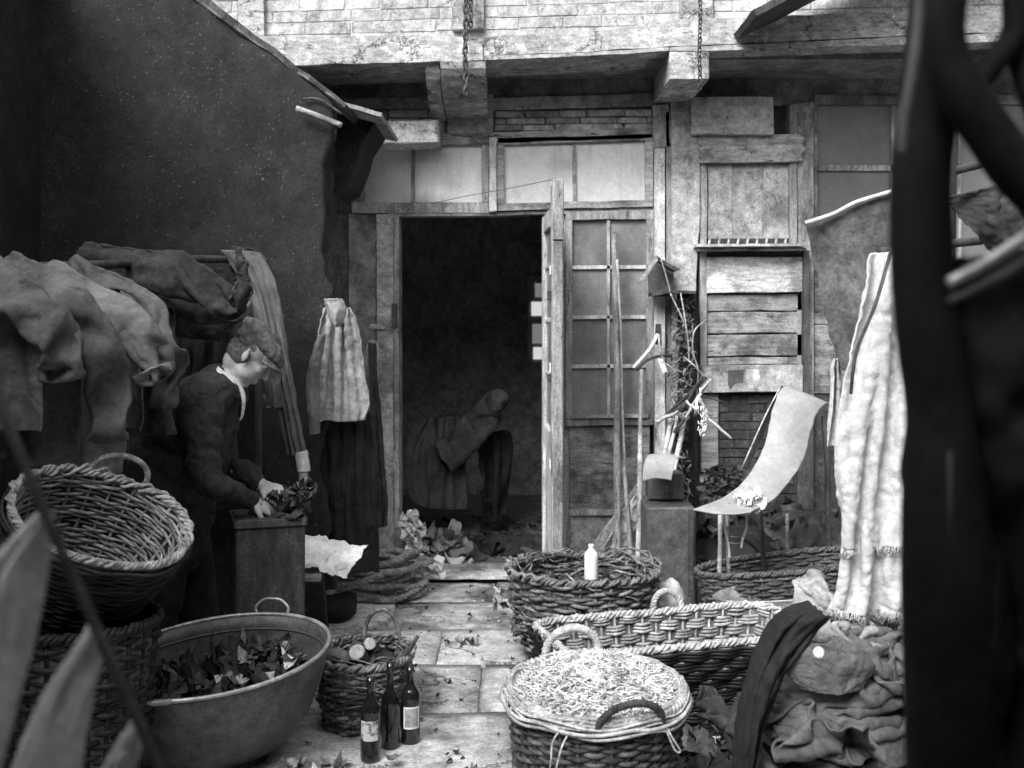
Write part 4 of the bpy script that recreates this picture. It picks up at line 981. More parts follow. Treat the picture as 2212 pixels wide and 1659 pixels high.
def hand(wr, el, curl, side, tilt, tgt):
    "palm, four unequal bent fingers and a thumb"
    d = (wr-el).normalized()*.55 + tilt.normalized()*.45; d.normalize(); n_ = side.normalized(); ac = d.cross(n_).normalized(); n_ = ac.cross(d)
    pc = wr + d*.05; Mx = Matrix((d, ac, n_)).transposed()
    body.add(*ell(pc, .052, .040, .018, Mx, 18)); body.add(*limb([wr-d*.02, wr+d*.02], [.027, .027]))
    for k, (o_, L_) in enumerate(((.028, .070), (.010, .080), (-.009, .074), (-.027, .058))):
        a = pc + d*.036 + ac*o_; cu = curl*(1+.12*k); p1 = a + (d*math.cos(cu*.5)-n_*math.sin(cu*.5))*L_*.42
        p2 = p1 + (d*math.cos(cu*1.3)-n_*math.sin(cu*1.3))*L_*.33; p3 = p2 + (d*math.cos(cu*2)-n_*math.sin(cu*2))*L_*.25
        body.add(*limb([a-d*.015, a, p1, p2, p3], [.010, .0105, .0095, .0085, .007], 4, 10))
    a = pc - d*.025 + ac*.030; p1 = a + (d*.6+ac*.75-n_*.25).normalized()*.035; p2 = p1 + (d*.95+ac*.15-n_*.45).normalized()*.03
    body.add(*limb([a, p1, p2], [.014, .0115, .009], 5, 10))
hand(wr1, el1, .62, Vector((.15, -.5, 1)), Vector((.9, .1, -.55)), None)
hand(wr2, el2, .5, Vector((.1, -.4, 1)), Vector((1, -.1, .05)), None)
fused('body', body, skin, man, .005, 7)
# hair under the cap at the nape
hr = MB(); hr.add(*ell(hp(-.024, 0, -.008), .069, .070, .068, HM, 24)); hr.add(*ell(hp(-.012, 0, .030), .060, .0768, .046, HM, 24)); 
hairm = mat('cropped hair', .2, .1, 60, bump=.6, bs=200, rnd=0)
o = fused('hair', hr, hairm, man, .006, 1)
# cap: crown slouched forward and peak
cp = MB()
cp.add(*ell(hp(.004, 0, .072), .122, .098, .050, HM @ rotm(0, .16, 0), 28)); cp.add(*ell(hp(-.038, 0, .048), .064, .084, .056, HM @ rotm(0, -.2, 0), 22))
cp.add(*ell(hp(.055, 0, .060), .072, .085, .036, HM @ rotm(0, .25, 0), 22))
o = fused('cap', cp, capm, man, .005, 4, .012, .05)
V = []; Fc = []
for i in range(9):
    for j in range(13):
        a = (j/12-.5)*2.3; r_ = .095 + .05*(i/8)*math.cos(a*.8); V.append(hp(r_*math.cos(a)-.0, r_*math.sin(a)*.82, .047 - .022*(i/8) - .014*math.sin(a)**2*1.5))
for i in range(8):
    for j in range(12): a = i*13+j; Fc.append((a, a+1, a+14, a+13))
o = mesh('peak', V, Fc, capm, man, True); q = o.modifiers.new('t', 'SOLIDIFY'); q.thickness = .006
# jacket, sleeves in one fused cloth
ja = MB()
ja.add(*limb([P(472, 838, MY), P(440, 880, MY), P(412, 950, MY), P(385, 1030, MY), P(365, 1120, MY), P(360, 1170, MY)], [.10, .160, .172, .172, .175, .165], 6, 22))
ja.add(*limb([P(400, 890, MY), P(345, 960, MY), P(318, 1040, MY), P(312, 1130, MY)], [.11, .14, .145, .14]))
ja.add(*limb([P(455, 850, MY-.12), P(400, 905, MY-.08), P(372, 960, MY)], [.095, .13, .15])); ja.add(*limb([P(470, 850, MY+.12), P(420, 905, MY+.08)], [.095, .13]))
for (a, b, c) in ((sh1, el1, wr1), (sh2, el2, wr2)):
    ja.add(*limb([a, a.lerp(b, .5)+Vector((-.005, 0, 0)), b, b.lerp(c, .5), c-(c-b).normalized()*.01], [.088, .068, .058, .050, .037]))
fused('jacket', ja, coatm, man, .007, 4, .034, .12)
tr = MB()
for q, dx in ((-1, -20), (1, 40)):
    hip = hipc + Vector((0, q*.10, 0)); knee = Vector((hipc.x+.05+dx*.001, MY+q*.11, .47)); ank = Vector((hipc.x-.03+dx*.004, MY+q*.12, .09))
    tr.add(*limb([hip, hip.lerp(knee, .5), knee, knee.lerp(ank, .4), ank], [.125, .115, .09, .085, .08]))
tr.add(*limb([hipc+Vector((0, -.08, .03)), hipc+Vector((0, .08, .03))], [.15, .15]))
fused('trousers', tr, clothk, man, .01, 4, .02, .12)
for q, dx in ((-1, -20), (1, 40)):
    sb_ = MB(); ank = Vector((hipc.x-.03+dx*.004, MY+q*.12, .09)); sb_.add(*limb([ank+Vector((-.045, 0, -.035)), ank+Vector((.08, 0, -.05)), ank+Vector((.18, 0, -.058))], [.05, .048, .036])); sb_.add(*limb([ank+Vector((-.03, 0, -.03)), ank+Vector((0, 0, .06))], [.05, .05])); fused('boot', sb_, black, man, .008, 2)
# lapel/collar roll and white shirt collar
def collar(r0, w, m_, name, off, x0=-.01):
    V = []; Fc = []; C = P(499, 812, MY); ax = (hp(-.03, 0, -.02)-nb0).normalized(); sx_ = Vector((0, 1, 0)); fx = sx_.cross(ax).normalized()
    for i in range(41):
        a = math.pi*2*i/40
        for j in range(5):
            t_ = j/4; r_ = r0 + w*.55*(1-t_); V.append(C + ax*(off + w*(t_-.5)) + (sx_*math.cos(a)*1.05 + fx*math.sin(a))*r_ - fx*.0 + Vector((0, 0, -.02*math.sin(a)*0)))
    for i in range(40):
        for j in range(4): a = i*5+j; Fc.append((a, a+5, a+6, a+1))
    o = mesh(name, V, Fc, m_, man, True); q = o.modifiers.new('t', 'SOLIDIFY'); q.thickness = .005; return o
collar(.060, .024, clothw, 'shirt_collar', .0)
collar(.076, .05, coatm, 'jacket_collar', -.034)
V, Fc = drape([(498, 800, 506, 806), (512, 830, 524, 836), (522, 862, 531, 862), (521, 895, 526, 894), (517, 908, 520, 908)], MY-.05, 1, .004, 3, 10, 20, .012, .003, hem=.001)
cloth('shirt_front', (V, Fc), clothw, man, .003)

# bin he works over
t = thing('rag_box', 'dark square box under the hands of the stooping man', 'box', (P(575, 1110, 4.3).x, 4.32, 0))
zb_ = P(575, 1113, 4.3).z
V, Fc = box((WL[t].x, WL[t].y, zb_/2), .26, .26, zb_, .006, rz=.32, jit=.005); mesh('box_body', V, Fc, woodd, t)
for q in range(4):
    a = .32+q*math.pi/2; d = Vector((math.cos(a), math.sin(a), 0)); e = Vector((-d.y, d.x, 0)); hw, hl = .13, .13
    V, Fc = box(WL[t]+d*(hw+.004)+Vector((0, 0, zb_-.012)), .012, hl*2+.02, .03, .003, rz=a); mesh('rim_batten', V, Fc, woodd, t)
mb = MB()
for k in range(70):
    a = R.uniform(0, 6.28); rr_ = math.sqrt(R.random()); c = P(615, 1085, 4.33)+Vector((rr_*.13*math.cos(a), rr_*.1*math.sin(a), (1-rr_)*.045+R.uniform(-.03, .02)+.06*rr_*math.cos(a)))
    mb.add(*scrap(c, R.uniform(.02, .08), R.uniform(.01, .03), rotm(R.uniform(-1, 1), R.uniform(-1, 1), R.uniform(0, 3)), .03, 5, k))
o = mb.build('rag_heap', scrapm, None, True, origin=P(610, 1100, 4.33)); tag(o, 'dark rags spilling over the edge of the square box by his hands', 'rags', kind='stuff')

# ------------------------------------------------------------------ garments hung along the left
rail = thing('clothes_rail', 'dark pole carrying the old clothes along the left wall', 'pole', P(200, 560, 4.0))
V, Fc = stick(P(-120, 585, 3.4), P(560, 560, 5.0), .018, .016, .01); mesh('rail', V, Fc, woodd, rail, True)
for a, b in ((P(-100, 590, 3.42), P(-110, 1750, 3.42)), (P(556, 562, 5.0), P(556, 1408, 5.0))): V, Fc = stick(a, b, .016, .02, .006); mesh('upright', V, Fc, woodd, rail, True)
gc = 'old clothes hung along the left wall'
def garment(name, label, cat, rows, Y, m_, grp=gc, t=.005, **k):
    o = cloth(name, drape(rows, Y, **k), m_, None, t); return tag(o, label, cat, grp)
def coat(label, px, py, Y, w, h, m_, seed, wide=.5, tilt=0, cat='coat', out=.05):
    "old coat thrown over the rail: gathered top, body falling in folds, cloth bulging towards the yard"
    a = P(px, py, Y); half = w*wide/2
    X = hang(a + Vector((-half, .03, .0)), a + Vector((half, -.03, -.03)), w, h, 52, 40, seed, wob=.05, tilt=tilt, steps=70, iters=9,
             spheres=((tuple(a+Vector((-.02, .10, -.14))), .13), (tuple(a+Vector((.05, .08, -.34))), .11)))
    return tag(simmed('hanging_coat', X, m_, .006), label, cat, gc)
coat('crumpled work coat hanging at the far left edge of the photo', -20, 600, 3.35, .46, .42, clothm, 2, .75)
coat('grey coat second from the left edge, its hem lifted over the basket', 70, 640, 3.5, .44, .50, clothm, 5, .6)
coat('long lighter coat reaching down to the handle of the tipped basket', 165, 655, 3.62, .42, .52, clothg, 9, .55, .05)
coat('pale creased jacket hanging over the basket handle, third from the left edge', 225, 645, 3.75, .44, .40, clothg, 13, .5, .05, 'jacket')
coat('smooth dark coat hanging behind the pale creased jacket', 285, 640, 3.95, .40, .46, clothd, 17, .5, .03)
coat('drab coat hanging at the right end of the coats above the man\'s back', 330, 650, 4.3, .36, .40, clothd, 21, .5)
coat('dim greyish coat bunched high on the rail above the man', 420, 600, 4.55, .46, .22, clothd, 24, .7)
# sleeves thrown over the top of the pile
def sleeve(label, pts, rr, m_, seed, cat='sleeve', grp=gc, name='coat_sleeve'):
    q = spl([tuple(P(*p[:3]))+(r,) for p, r in zip(pts, rr)], 14); n, m = 46, 34; X = np.zeros((n, m, 3))
    C = [Vector(x[:3]) for x in q]; L_ = sum((b-a).length for a, b in zip(C, C[1:]))
    for i in range(n):
        f = i/(n-1)*(len(q)-1); k0 = min(int(f), len(q)-2); t_ = f-k0; c = C[k0].lerp(C[k0+1], t_); r_ = q[k0][3]*(1-t_)+q[k0+1][3]*t_
        T = (C[k0+1]-C[k0]).normalized(); N = T.cross(Vector((0, 1, 0))).normalized(); B = T.cross(N)
        for k in range(m):
            a = 2*math.pi*k/m; w = 1+.30*noise.noise(Vector((i*.19+seed, math.cos(a)*1.3, math.sin(a)*1.3)))
            X[i, k] = c + (N*math.cos(a)+B*math.sin(a)*.55)*r_*w + Vector((noise.noise(Vector((i*.5, seed, k*.3))), noise.noise(Vector((seed, i*.5, k*.3))), 0))*.010
    pin = np.zeros((n, m), bool); pin[0] = True; pin[-1] = True; pin[n//2, ::6] = True; rm = sum(rr)/len(rr)
    X = relax(X, 2*math.pi*rm*.92/m, L_*1.22/(n-1), pin, 26, 10, wrap=True, bend=.10, gs=.05)
    o = simmed(name, X, m_, .005, True); return tag(o, label, cat, grp)
sleeve('thick grey sleeve drooping over the coats at the far left', [(-60, 560, 3.3), (10, 610, 3.22), (70, 670, 3.2), (110, 740, 3.22), (130, 820, 3.25)], [.06, .066, .062, .056, .055], clothm, 3)
sleeve('long sleeve falling across the middle of the coats', [(20, 580, 3.5), (100, 615, 3.38), (170, 660, 3.35), (205, 740, 3.38), (225, 850, 3.42), (232, 950, 3.45)], [.05, .062, .06, .055, .056, .058], clothm, 8)
sleeve('pale sleeve with cross creases ending in an open cuff by the basket handle', [(110, 590, 3.6), (190, 620, 3.5), (255, 680, 3.48), (300, 750, 3.5), (322, 800, 3.5)], [.045, .058, .060, .058, .056], clothg, 14)
sleeve('arched sleeve curving over the right end of the coats', [(160, 575, 3.9), (240, 600, 3.8), (305, 650, 3.75), (340, 730, 3.75), (350, 800, 3.78), (350, 880, 3.8)], [.04, .05, .052, .05, .045, .04], clothm, 19)
sleeve('dim sleeve lying along the rail above the man', [(180, 560, 4.3), (280, 575, 4.2), (380, 590, 4.15), (460, 610, 4.15), (506, 628, 4.15)], [.06, .08, .085, .075, .04], clothd, 23)
sleeve('limp coat back sagging along the rail over the man\'s head', [(280, 600, 4.5), (350, 630, 4.4), (430, 655, 4.35), (495, 650, 4.4), (505, 640, 4.42)], [.06, .08, .08, .06, .03], clothm, 29)
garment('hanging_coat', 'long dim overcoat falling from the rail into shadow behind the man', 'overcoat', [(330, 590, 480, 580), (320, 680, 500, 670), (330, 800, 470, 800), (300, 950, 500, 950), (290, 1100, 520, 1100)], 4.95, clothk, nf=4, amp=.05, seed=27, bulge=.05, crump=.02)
garment('hanging_scarf', 'long pale-edged striped strip of cloth falling past the cap peak', 'scarf', [(478, 540, 560, 545), (515, 600, 592, 600), (548, 680, 610, 680), (572, 760, 622, 760), (590, 840, 636, 840), (606, 920, 650, 920), (618, 980, 664, 985)], 4.75, clothg, nf=4, amp=.018, seed=31, bulge=.04, crump=.01, warp=.2)
garment('hanging_scarf', 'short grey trouser leg ending in a pale hem behind the man\'s face', 'trousers', [(555, 720, 600, 720), (562, 790, 606, 790), (568, 850, 606, 850), (564, 882, 612, 880)], 4.7, clothm, nf=2, amp=.012, seed=33, bulge=.03, crump=.01)
garment('dark_bonnet', 'rounded dim cloth bulging at the top of the striped strip', 'cloth', [(500, 535, 560, 540), (495, 570, 585, 575), (500, 605, 590, 620)], 4.85, clothd, nf=2, amp=.02, seed=35, bulge=.14, crump=.02)
o = cloth('white_cuff', drape([(638, 978, 664, 972), (640, 1000, 668, 998), (643, 1020, 670, 1018)], 4.7, nf=1, amp=.003, seed=3, nu=12, nv=12, bulge=.02, crump=.003), clothw, None, .003); tag(o, 'small bright white cuff hanging at the end of the striped strip', 'cuff')
o = cloth('pale_sleeve_end', drape([(645, 1022, 665, 1020), (646, 1050, 667, 1050)], 4.7, nf=1, amp=.004, seed=9, nu=10, nv=10, bulge=.02, crump=.004), clothp, None, .003); tag(o, 'soft grey sleeve end below the white cuff', 'sleeve')
X = hang(P(700, 665, 5.2), P(758, 665, 5.2), .42, .53, 46, 54, 7, wob=.05, spread=.55, steps=60, iters=12, spheres=((tuple(P(730, 740, 5.36)), .14), (tuple(P(735, 850, 5.36)), .13)), back=5.30)
o = simmed('hanging_jacket', X, clothp, .006); tag(o, 'pale crumpled jacket hanging from a nail left of the doorway', 'jacket')
garment('jacket_sleeve', 'dim sleeve hanging at the left side of the pale jacket', 'sleeve', [(688, 725, 704, 722), (670, 780, 694, 780), (662, 840, 688, 840), (668, 900, 690, 900), (670, 938, 690, 936)], 5.1, clothg, nf=2, amp=.012, seed=43, bulge=.04, crump=.012, grp=None)
garment('pointed_collar', 'small folded collar at the top of the pale hanging jacket', 'collar', [(700, 646, 740, 645), (706, 668, 748, 672), (712, 690, 738, 700), (724, 702, 728, 706)], 5.08, clothp, nf=2, amp=.015, seed=45, nu=20, nv=20, bulge=.04, crump=.02, grp=None)
garment('dark_cloak', 'wide almost black cloth hanging to the ground below the pale jacket', 'cloth', [(668, 880, 800, 890), (664, 960, 806, 960), (660, 1060, 812, 1060), (655, 1150, 818, 1150), (650, 1232, 820, 1236)], 5.35, clothk, nf=5, amp=.025, seed=47, bulge=.04, crump=.015, grp=None)
garment('narrow_strip', 'narrow grey rag strip hanging beside the door post', 'rag', [(796, 740, 812, 742), (798, 820, 815, 820), (802, 920, 826, 920), (804, 1010, 832, 1010), (800, 1090, 838, 1090), (806, 1140, 836, 1136)], 6.2, clothd, nf=3, amp=.015, seed=51, bulge=.02, crump=.015, grp=None)
tw = thing('wire_loops', 'tangle of thin bent wire loops hung on the wall left of the door post', 'wire', P(805, 800, 6.3))
for k in range(7):
    a0 = R.uniform(-6, 6); pts = [(800+a0, 800, 6.33), (792+a0+R.uniform(-6, 4), 765, 6.3), (800+a0, 738+R.uniform(-6, 10), 6.3), (812+a0, 745, 6.32), (814+R.uniform(-4, 10), 790, 6.3), (806+a0, 830+R.uniform(-20, 20), 6.32)]
    V, Fc = tube(PT(pts, 5), .003, 5); mesh('wire', V, Fc, ironl, tw, True)
mb = MB()

# ------------------------------------------------------------------ rope, crate, paper, debris by the doorway
t = thing('rope_coil', 'heap of thick dark rope loops lying before the doorway post', 'rope', G(792, 1304))
def rope(pts, r, name='rope_strand'):
    mb = MB(); n = len(pts); T = [(pts[min(i+1, n-1)]-pts[max(i-1, 0)]).normalized() for i in range(n)]
    L_ = 0; ph = []
    for i in range(n): L_ += (pts[i]-pts[i-1]).length if i else 0; ph.append(L_/(r*5.5)*2*math.pi)
    for q in range(3):
        pp = []
        for i in range(n):
            N = T[i].cross(Vector((.1, .2, 1))).normalized(); B = T[i].cross(N); a = ph[i]+q*2.094
            pp.append(pts[i] + (N*math.cos(a)+B*math.sin(a))*r*.5)
        mb.add(*tube(pp, r*.58, 6))
    return mb
rc = WL[t]
def resample(pts, d):
    out = [pts[0]]; acc = 0
    for a, b in zip(pts, pts[1:]):
        L_ = (b-a).length; s = d-acc
        while s < L_: out.append(a.lerp(b, s/L_)); s += d
        acc = (acc+L_) % d
    return out
for k in range(13):
    cx = R.uniform(-.12, .10); a_r = R.uniform(.18, .31); b_r = R.uniform(.10, .20); ph = R.uniform(0, 6.28); zz = .02+.016*k; tl = R.uniform(-.2, .6); pts = []
    for i in range(60):
        th = 2*math.pi*i/48+ph; w = 1+.12*math.sin(2*th+k)
        x = a_r*w*math.cos(th); y = b_r*w*math.sin(th)
        z = zz + .02*math.sin(th*2+k*1.3) + abs(x)*tl*.25 + .012*noise.noise(Vector((x*8, y*8, k)))
        pts.append(rc + Vector((cx + x*math.cos(.25)-y*math.sin(.25), .10+y*math.cos(.25)+x*math.sin(.25)*.5 + .05, max(.018, z))))
    mb = rope(resample([Vector(p) for p in spl([tuple(q) for q in pts], 3)], .011), .0165); mb.build('rope_loop', ropem, t, True)
tt = thing('rope_end', 'single rope loop pulled out toward the crate at the left of the coil', 'rope', G(700, 1290))
pts = PT([(690, 1235, 5.6), (672, 1250, 5.5), (676, 1275, 5.45), (700, 1282, 5.5), (760, 1265, 5.55), (830, 1240, 5.6)], 14)
rope(resample(pts, .011), .0165).build('rope_loop', ropem, tt, True)
o = cloth('dark_sack', (lambda q: (q[0], q[1]))(ell(G(722, 1338)+Vector((0, 0, .06)), .12, .12, .085)), clothk, None, .004); tag(o, 'slumped black sack on the paving under the rope coil', 'sack')
for v in o.data.vertices: v.co += v.co.normalized()*.035*noise.noise(v.co*14)
V, Fc = box(G(628, 1350)+Vector((-.02, .16, .125)), .44, .30, .25, .008, rz=.15, jit=.006); single('wooden_crate', (V, Fc), woodd, 'black wooden crate with a worn pale top edge under the crumpled paper', 'crate')
V, Fc = box(P(650, 1247, 4.62)+Vector((0, 0, 0)), .17, .10, .016, .003, rz=.15, jit=.003); single('worn_board', (V, Fc), woodg, 'short worn board lying on top of the black crate', 'board')
# crumpled newspaper
V = []; Fc = []; n = 40
A, B, C_, D_ = P(640, 1150, 4.95), P(796, 1180, 4.9), P(748, 1246, 4.62), P(637, 1222, 4.66)
for i in range(n+1):
    for j in range(n+1):
        u, v = j/n, i/n; p = A.lerp(B, u).lerp(D_.lerp(C_, u), v); h = 0
        q = Vector((u*3.1, v*2.6, 4)); p.y -= .035*abs(noise.noise(q))*2 ; p.z += .018*(abs(noise.noise(q*1.3+Vector((9, 0, 0))))*2-.3) + .012*noise.noise(q*5)
        p.x += .02*noise.noise(q*2+Vector((0, 5, 0))); V.append(p)
for i in range(n):
    for j in range(n): a = i*(n+1)+j; Fc.append((a, a+n+1, a+n+2, a+1))
o = cloth('crumpled_paper', (V, Fc), paper, None, .002); tag(o, 'large bright crumpled paper leaning between the crate and the rope coil', 'paper')
def litter(name, label, cat, n, fn, sz, m_, kind='stuff', tall=.01, asp=.6, tilt=.35, sd=0):
    mb = MB(); o0 = None
    for k in range(n):
        c = Vector(fn(k)); o0 = o0 or c.copy(); s = R.uniform(*sz)
        mb.add(*scrap(c, s, s*R.uniform(asp*.5, asp*1.4), rotm(R.uniform(-tilt, tilt), R.uniform(-tilt, tilt), R.uniform(0, 6)), tall, 4, k*1.7+sd))
    o = mb.build(name, m_, None, True, origin=o0); tag(o, label, cat, kind=kind); return o
litter('paper_stack', 'leaning pile of pale torn papers and leaves against the door jamb', 'papers', 60, lambda k: P(R.uniform(868, 905)-(k/60)*12+10, 1222-(k/60)*112 + R.uniform(-4, 4), 6.28), (.05, .10), paper, tall=.02, tilt=.5)
litter('paper_stack', 'loose pale papers spread behind the rope coil on the threshold', 'papers', 26, lambda k: P(R.uniform(870, 960), R.uniform(1208, 1240), 6.2), (.05, .12), paper, tall=.02, tilt=.4)
litter('folded_rags', 'flat grey bundle of rags just inside the dark doorway', 'rags', 40, lambda k: P(R.uniform(908, 1000), R.uniform(1155, 1195), 7.0), (.1, .22), clothp, tall=.02, tilt=.2)
litter('floor_litter', 'dark litter and splinters scattered on the floor inside the doorway', 'litter', 110, lambda k: (R.uniform(-.6, .35), R.uniform(6.65, 8.4), R.uniform(.0, .03)), (.02, .08), scrapm, tall=.02, tilt=.25)
litter('floor_paper', 'pale papers lying flat inside the threshold', 'papers', 9, lambda k: (R.uniform(-.5, -.2), R.uniform(6.7, 6.8), .012), (.06, .14), paper, tall=.012, tilt=.1)
litter('yard_litter', 'tiny pale crumbs and paper bits scattered over the paving', 'litter', 150, lambda k: (R.gauss(-.25, .5), R.uniform(2.6, 6.3), .008), (.006, .026), scrapl, tall=.004, tilt=.2)
litter('yard_litter', 'dark grit and straw bits trodden into the paving', 'litter', 260, lambda k: (R.gauss(-.2, .6), R.uniform(2.6, 6.3), .008), (.006, .03), scrapk, tall=.004, tilt=.2)
litter('yard_litter', 'crumpled pale and dark leaves in the middle of the paving', 'leaves', 9, lambda k: tuple(G(R.uniform(988, 1035), R.uniform(1378, 1396), .012)), (.03, .07), scrapl, tall=.02, tilt=.6)
litter('yard_litter', 'torn papers on the paving at the bottom edge below the bottles', 'papers', 26, lambda k: tuple(G(R.uniform(590, 860), R.uniform(1640, 1700), .012)), (.04, .12), scrapl, tall=.02, tilt=.4)
litter('yard_litter', 'flattened dark wet scraps between the round basket and the sack heap', 'scraps', 110, lambda k: tuple(G(R.uniform(1440, 1650), R.uniform(1590, 1720), .02)), (.05, .15), scrapm, tall=.03, tilt=.4)
litter('yard_litter', 'pale torn shreds behind the brushwood basket on its left', 'scraps', 26, lambda k: P(R.uniform(1066, 1112), R.uniform(1278, 1310), 4.95), (.02, .07), scrapl, tall=.03, tilt=.9)
litter('dry_leaves', 'dry pale leaves heaped at the foot of the sacking heap', 'leaves', 80, lambda k: tuple(G(R.uniform(1660, 1960), R.uniform(1655, 1730), R.uniform(.03, .12))), (.05, .15), scrapl, tall=.04, tilt=.9)
litter('dry_leaves', 'scattered shreds on the ground at the lower right corner', 'leaves', 40, lambda k: tuple(G(R.uniform(2000, 2200), R.uniform(1600, 1740), R.uniform(.0, .1))), (.04, .11), scrapm, tall=.04, tilt=.9)
o = cloth('white_rag', (lambda q: q)(ell(P(1447, 1292, 4.95), .06, .06, .075)), clothw, None, .003); tag(o, 'bright white rag bundle at the right end of the brushwood basket', 'rag')
for v in o.data.vertices: v.co += v.co.normalized()*.03*noise.noise(v.co*20)
V, Fc = lathe([(.02, 0), (.028, .004), (.028, .05), (.022, .06)], P(1160, 1240, 6.0), 16); single('small_jar', (V, Fc), clothp, 'small pale pot by the foot of the open door leaf', 'pot', smooth=True)

# dim shape inside the doorway
X = hang(P(900, 905, 7.6), P(1000, 900, 7.6), .55, .62, 44, 44, 5, wob=.08, spread=.5, steps=50, iters=9, spheres=((tuple(P(950, 960, 7.75)), .18), (tuple(P(930, 1060, 7.75)), .16)))
o = simmed('dim_garment', X, clothm, .008); tag(o, 'dim pale garment slumped inside the dark doorway', 'garment')
sleeve('dim stuffed sleeve rising out of the slumped garment in the doorway', [(960, 985, 7.5), (1010, 955, 7.45), (1045, 905, 7.42), (1066, 868, 7.4), (1088, 880, 7.38)], [.12, .10, .085, .085, .05], clothm, 51, 'sleeve', None, 'raised_sleeve')
X = hang(P(1030, 930, 7.7), P(1100, 930, 7.7), .45, .62, 36, 36, 6, wob=.1, spread=.6, steps=40, iters=8)
o = simmed('dark_garment', X, clothd, .008); tag(o, 'nearly black cloth hanging under the raised sleeve inside the doorway', 'cloth')

# ------------------------------------------------------------------ poles and clutter on the wall
gp = 'poles leaning on the glazed leaf'
for a, b, ra, rb, m_, lb, nm in (((1326, 502, 6.36), (1336, 1243, 6.05), .017, .020, woodv, 'tall grey pole leaning in front of the glazed leaf', 'leaning_pole'),
                         ((1338, 850, 6.36), (1366, 1247, 5.95), .010, .014, woodv, 'thinner grey pole between the tall pole and the pale one', 'leaning_pole'),
                         ((1386, 798, 6.36), (1374, 1245, 5.95), .012, .017, woodl, 'pale straight pole beside the sheet draped cabinet', 'leaning_pole')):
    a, b = P(*a), P(*b); b.z = .01; V, Fc = stick(a, b, ra, rb, .008, 10, 16); o = mesh(nm, V, Fc, m_, None, True); tag(o, lb, 'pole', gp)
V, Fc = tube(PT([(1333, 560, 6.30), (1340, 700, 6.28), (1343, 860, 6.26), (1352, 1050, 6.2), (1366, 1240, 6.05)], 5), [.008]*21, 8); single('bent_rod', (V, Fc), woodl, 'slim pale rod slightly bent crossing behind the tall grey pole', 'rod', smooth=True)
M_ = rotm(0, 0, 0)
bd2 = plate([(1276, 1183), (1388, 1030), (1392, 1048), (1292, 1200)], 6.0, .02, wob=.003, Yr=6.3); single('leaning_board', bd2, wash, 'pale board leaning diagonally behind the poles', 'board')
o = cloth('pale_sacking', drape([(1300, 1140, 1380, 1060), (1290, 1180, 1385, 1130), (1290, 1235, 1385, 1235)], 6.2, nf=3, amp=.03, seed=70, bulge=.05, crump=.03), clothp, None); tag(o, 'soiled pale sacking stuffed behind the poles at the foot of the glazed leaf', 'sacking')
cbm = thing('cabinet', 'dark low stove-like cabinet right of the leaning poles, sheet draped over it', 'cabinet', (P(1445, 1290, 5.75).x, 5.75, 0))
zc = P(1445, 1098, 5.62).z; zc2 = P(1445, 1035, 5.7).z
V, Fc = box((P(1446, 0, 5.72).x, 5.78, zc/2), .255, .26, zc, .008, jit=.003); mesh('body', V, Fc, zinc, cbm)
V, Fc = box((P(1440, 0, 5.82).x, 5.9, (zc+zc2)/2+.012), .19, .16, zc2-zc, .006, jit=.003); mesh('upper_box', V, Fc, woodd, cbm)
mesh('side_strip', *plate([(1488, 1100), (1497, 1100), (1497, 1290), (1488, 1290)], 5.58, .02), iron, cbm)
V = []; Fc = []; n = 24; W_ = P(1476, 0, 5.7).x - P(1391, 0, 5.7).x
prof = spl([(1388, 1040, 5.60), (1390, 1010, 5.62), (1396, 990, 5.68), (1404, 981, 5.78)], 6)
prof2 = spl([(1450, 1038, 5.60), (1456, 1010, 5.62), (1462, 990, 5.68), (1482, 990, 5.74)], 6)
for (a, b) in zip(prof, prof2):
    A, B = P(*a), P(*b)
    for j in range(n+1):
        u = j/n; p = A.lerp(B, u); p.z += .012*math.sin(math.pi*u) + .004*noise.noise(p*20); p.y += .006*noise.noise(p*15); V.append(p)
for i in range(len(prof)-1):
    for j in range(n): a = i*(n+1)+j; Fc.append((a, a+1, a+n+2, a+n+1))
o = cloth('stiff_sheet', (V, Fc), canvas, None, .004); tag(o, 'small stiff pale sheet curled over the top of the dark cabinet', 'sheet')
# bundle of dark brush hanging on the pier with wires
tb_ = thing('brush_bundle', 'dark ragged bundle of twigs and chain hung on the plaster pier', 'bundle', P(1475, 980, 6.3))
mb = MB()
for k in range(420):
    y = R.uniform(640, 1090); w = 16+10*math.sin((y-640)/450*5)**2; x = 1478 + (y-640)*-.03 + R.uniform(-w, w)
    c = P(x, y, 6.36-R.uniform(0, .09)); a = R.uniform(0, 6.28); l = R.uniform(.01, .04)
    d = Vector((math.cos(a)*.6, R.uniform(-.4, .4), math.sin(a))).normalized()*l; e = Vector((-d.z, R.uniform(-.01, .01), d.x))*R.uniform(-.6, .6)
    mb.add(*tube([c-d, c+e, c+d], R.uniform(.002, .006), 5))
mb.build('twigs', brush, tb_, True)['kind'] = 'stuff'
o = cloth('backing_rag', drape([(1462, 632, 1505, 630), (1466, 760, 1508, 760), (1462, 880, 1500, 880), (1456, 1000, 1500, 1000), (1455, 1100, 1502, 1100)], 6.36, nf=3, amp=.015, seed=75, bulge=.03, crump=.02), clothk, tb_)
litter('dark_clutter', 'dark jumbled rags and leather scraps piled under the curved sheet against the wall', 'clutter', 260, lambda k: (lambda q: (q.x, q.y, max(.02, q.z)))(P(R.uniform(1515, 1810), 1290-abs(R.gauss(0, 95)), R.uniform(5.7, 6.3))), (.03, .10), scrapk, tall=.04, tilt=.9)
V, Fc = plate([(1408, 632), (1440, 626), (1503, 628), (1503, 634), (1440, 634), (1409, 640)], 6.2, .17, wob=.002); single('wall_shelf', (V, Fc), iron, 'small rusty tin shelf above the brush bundle', 'shelf')
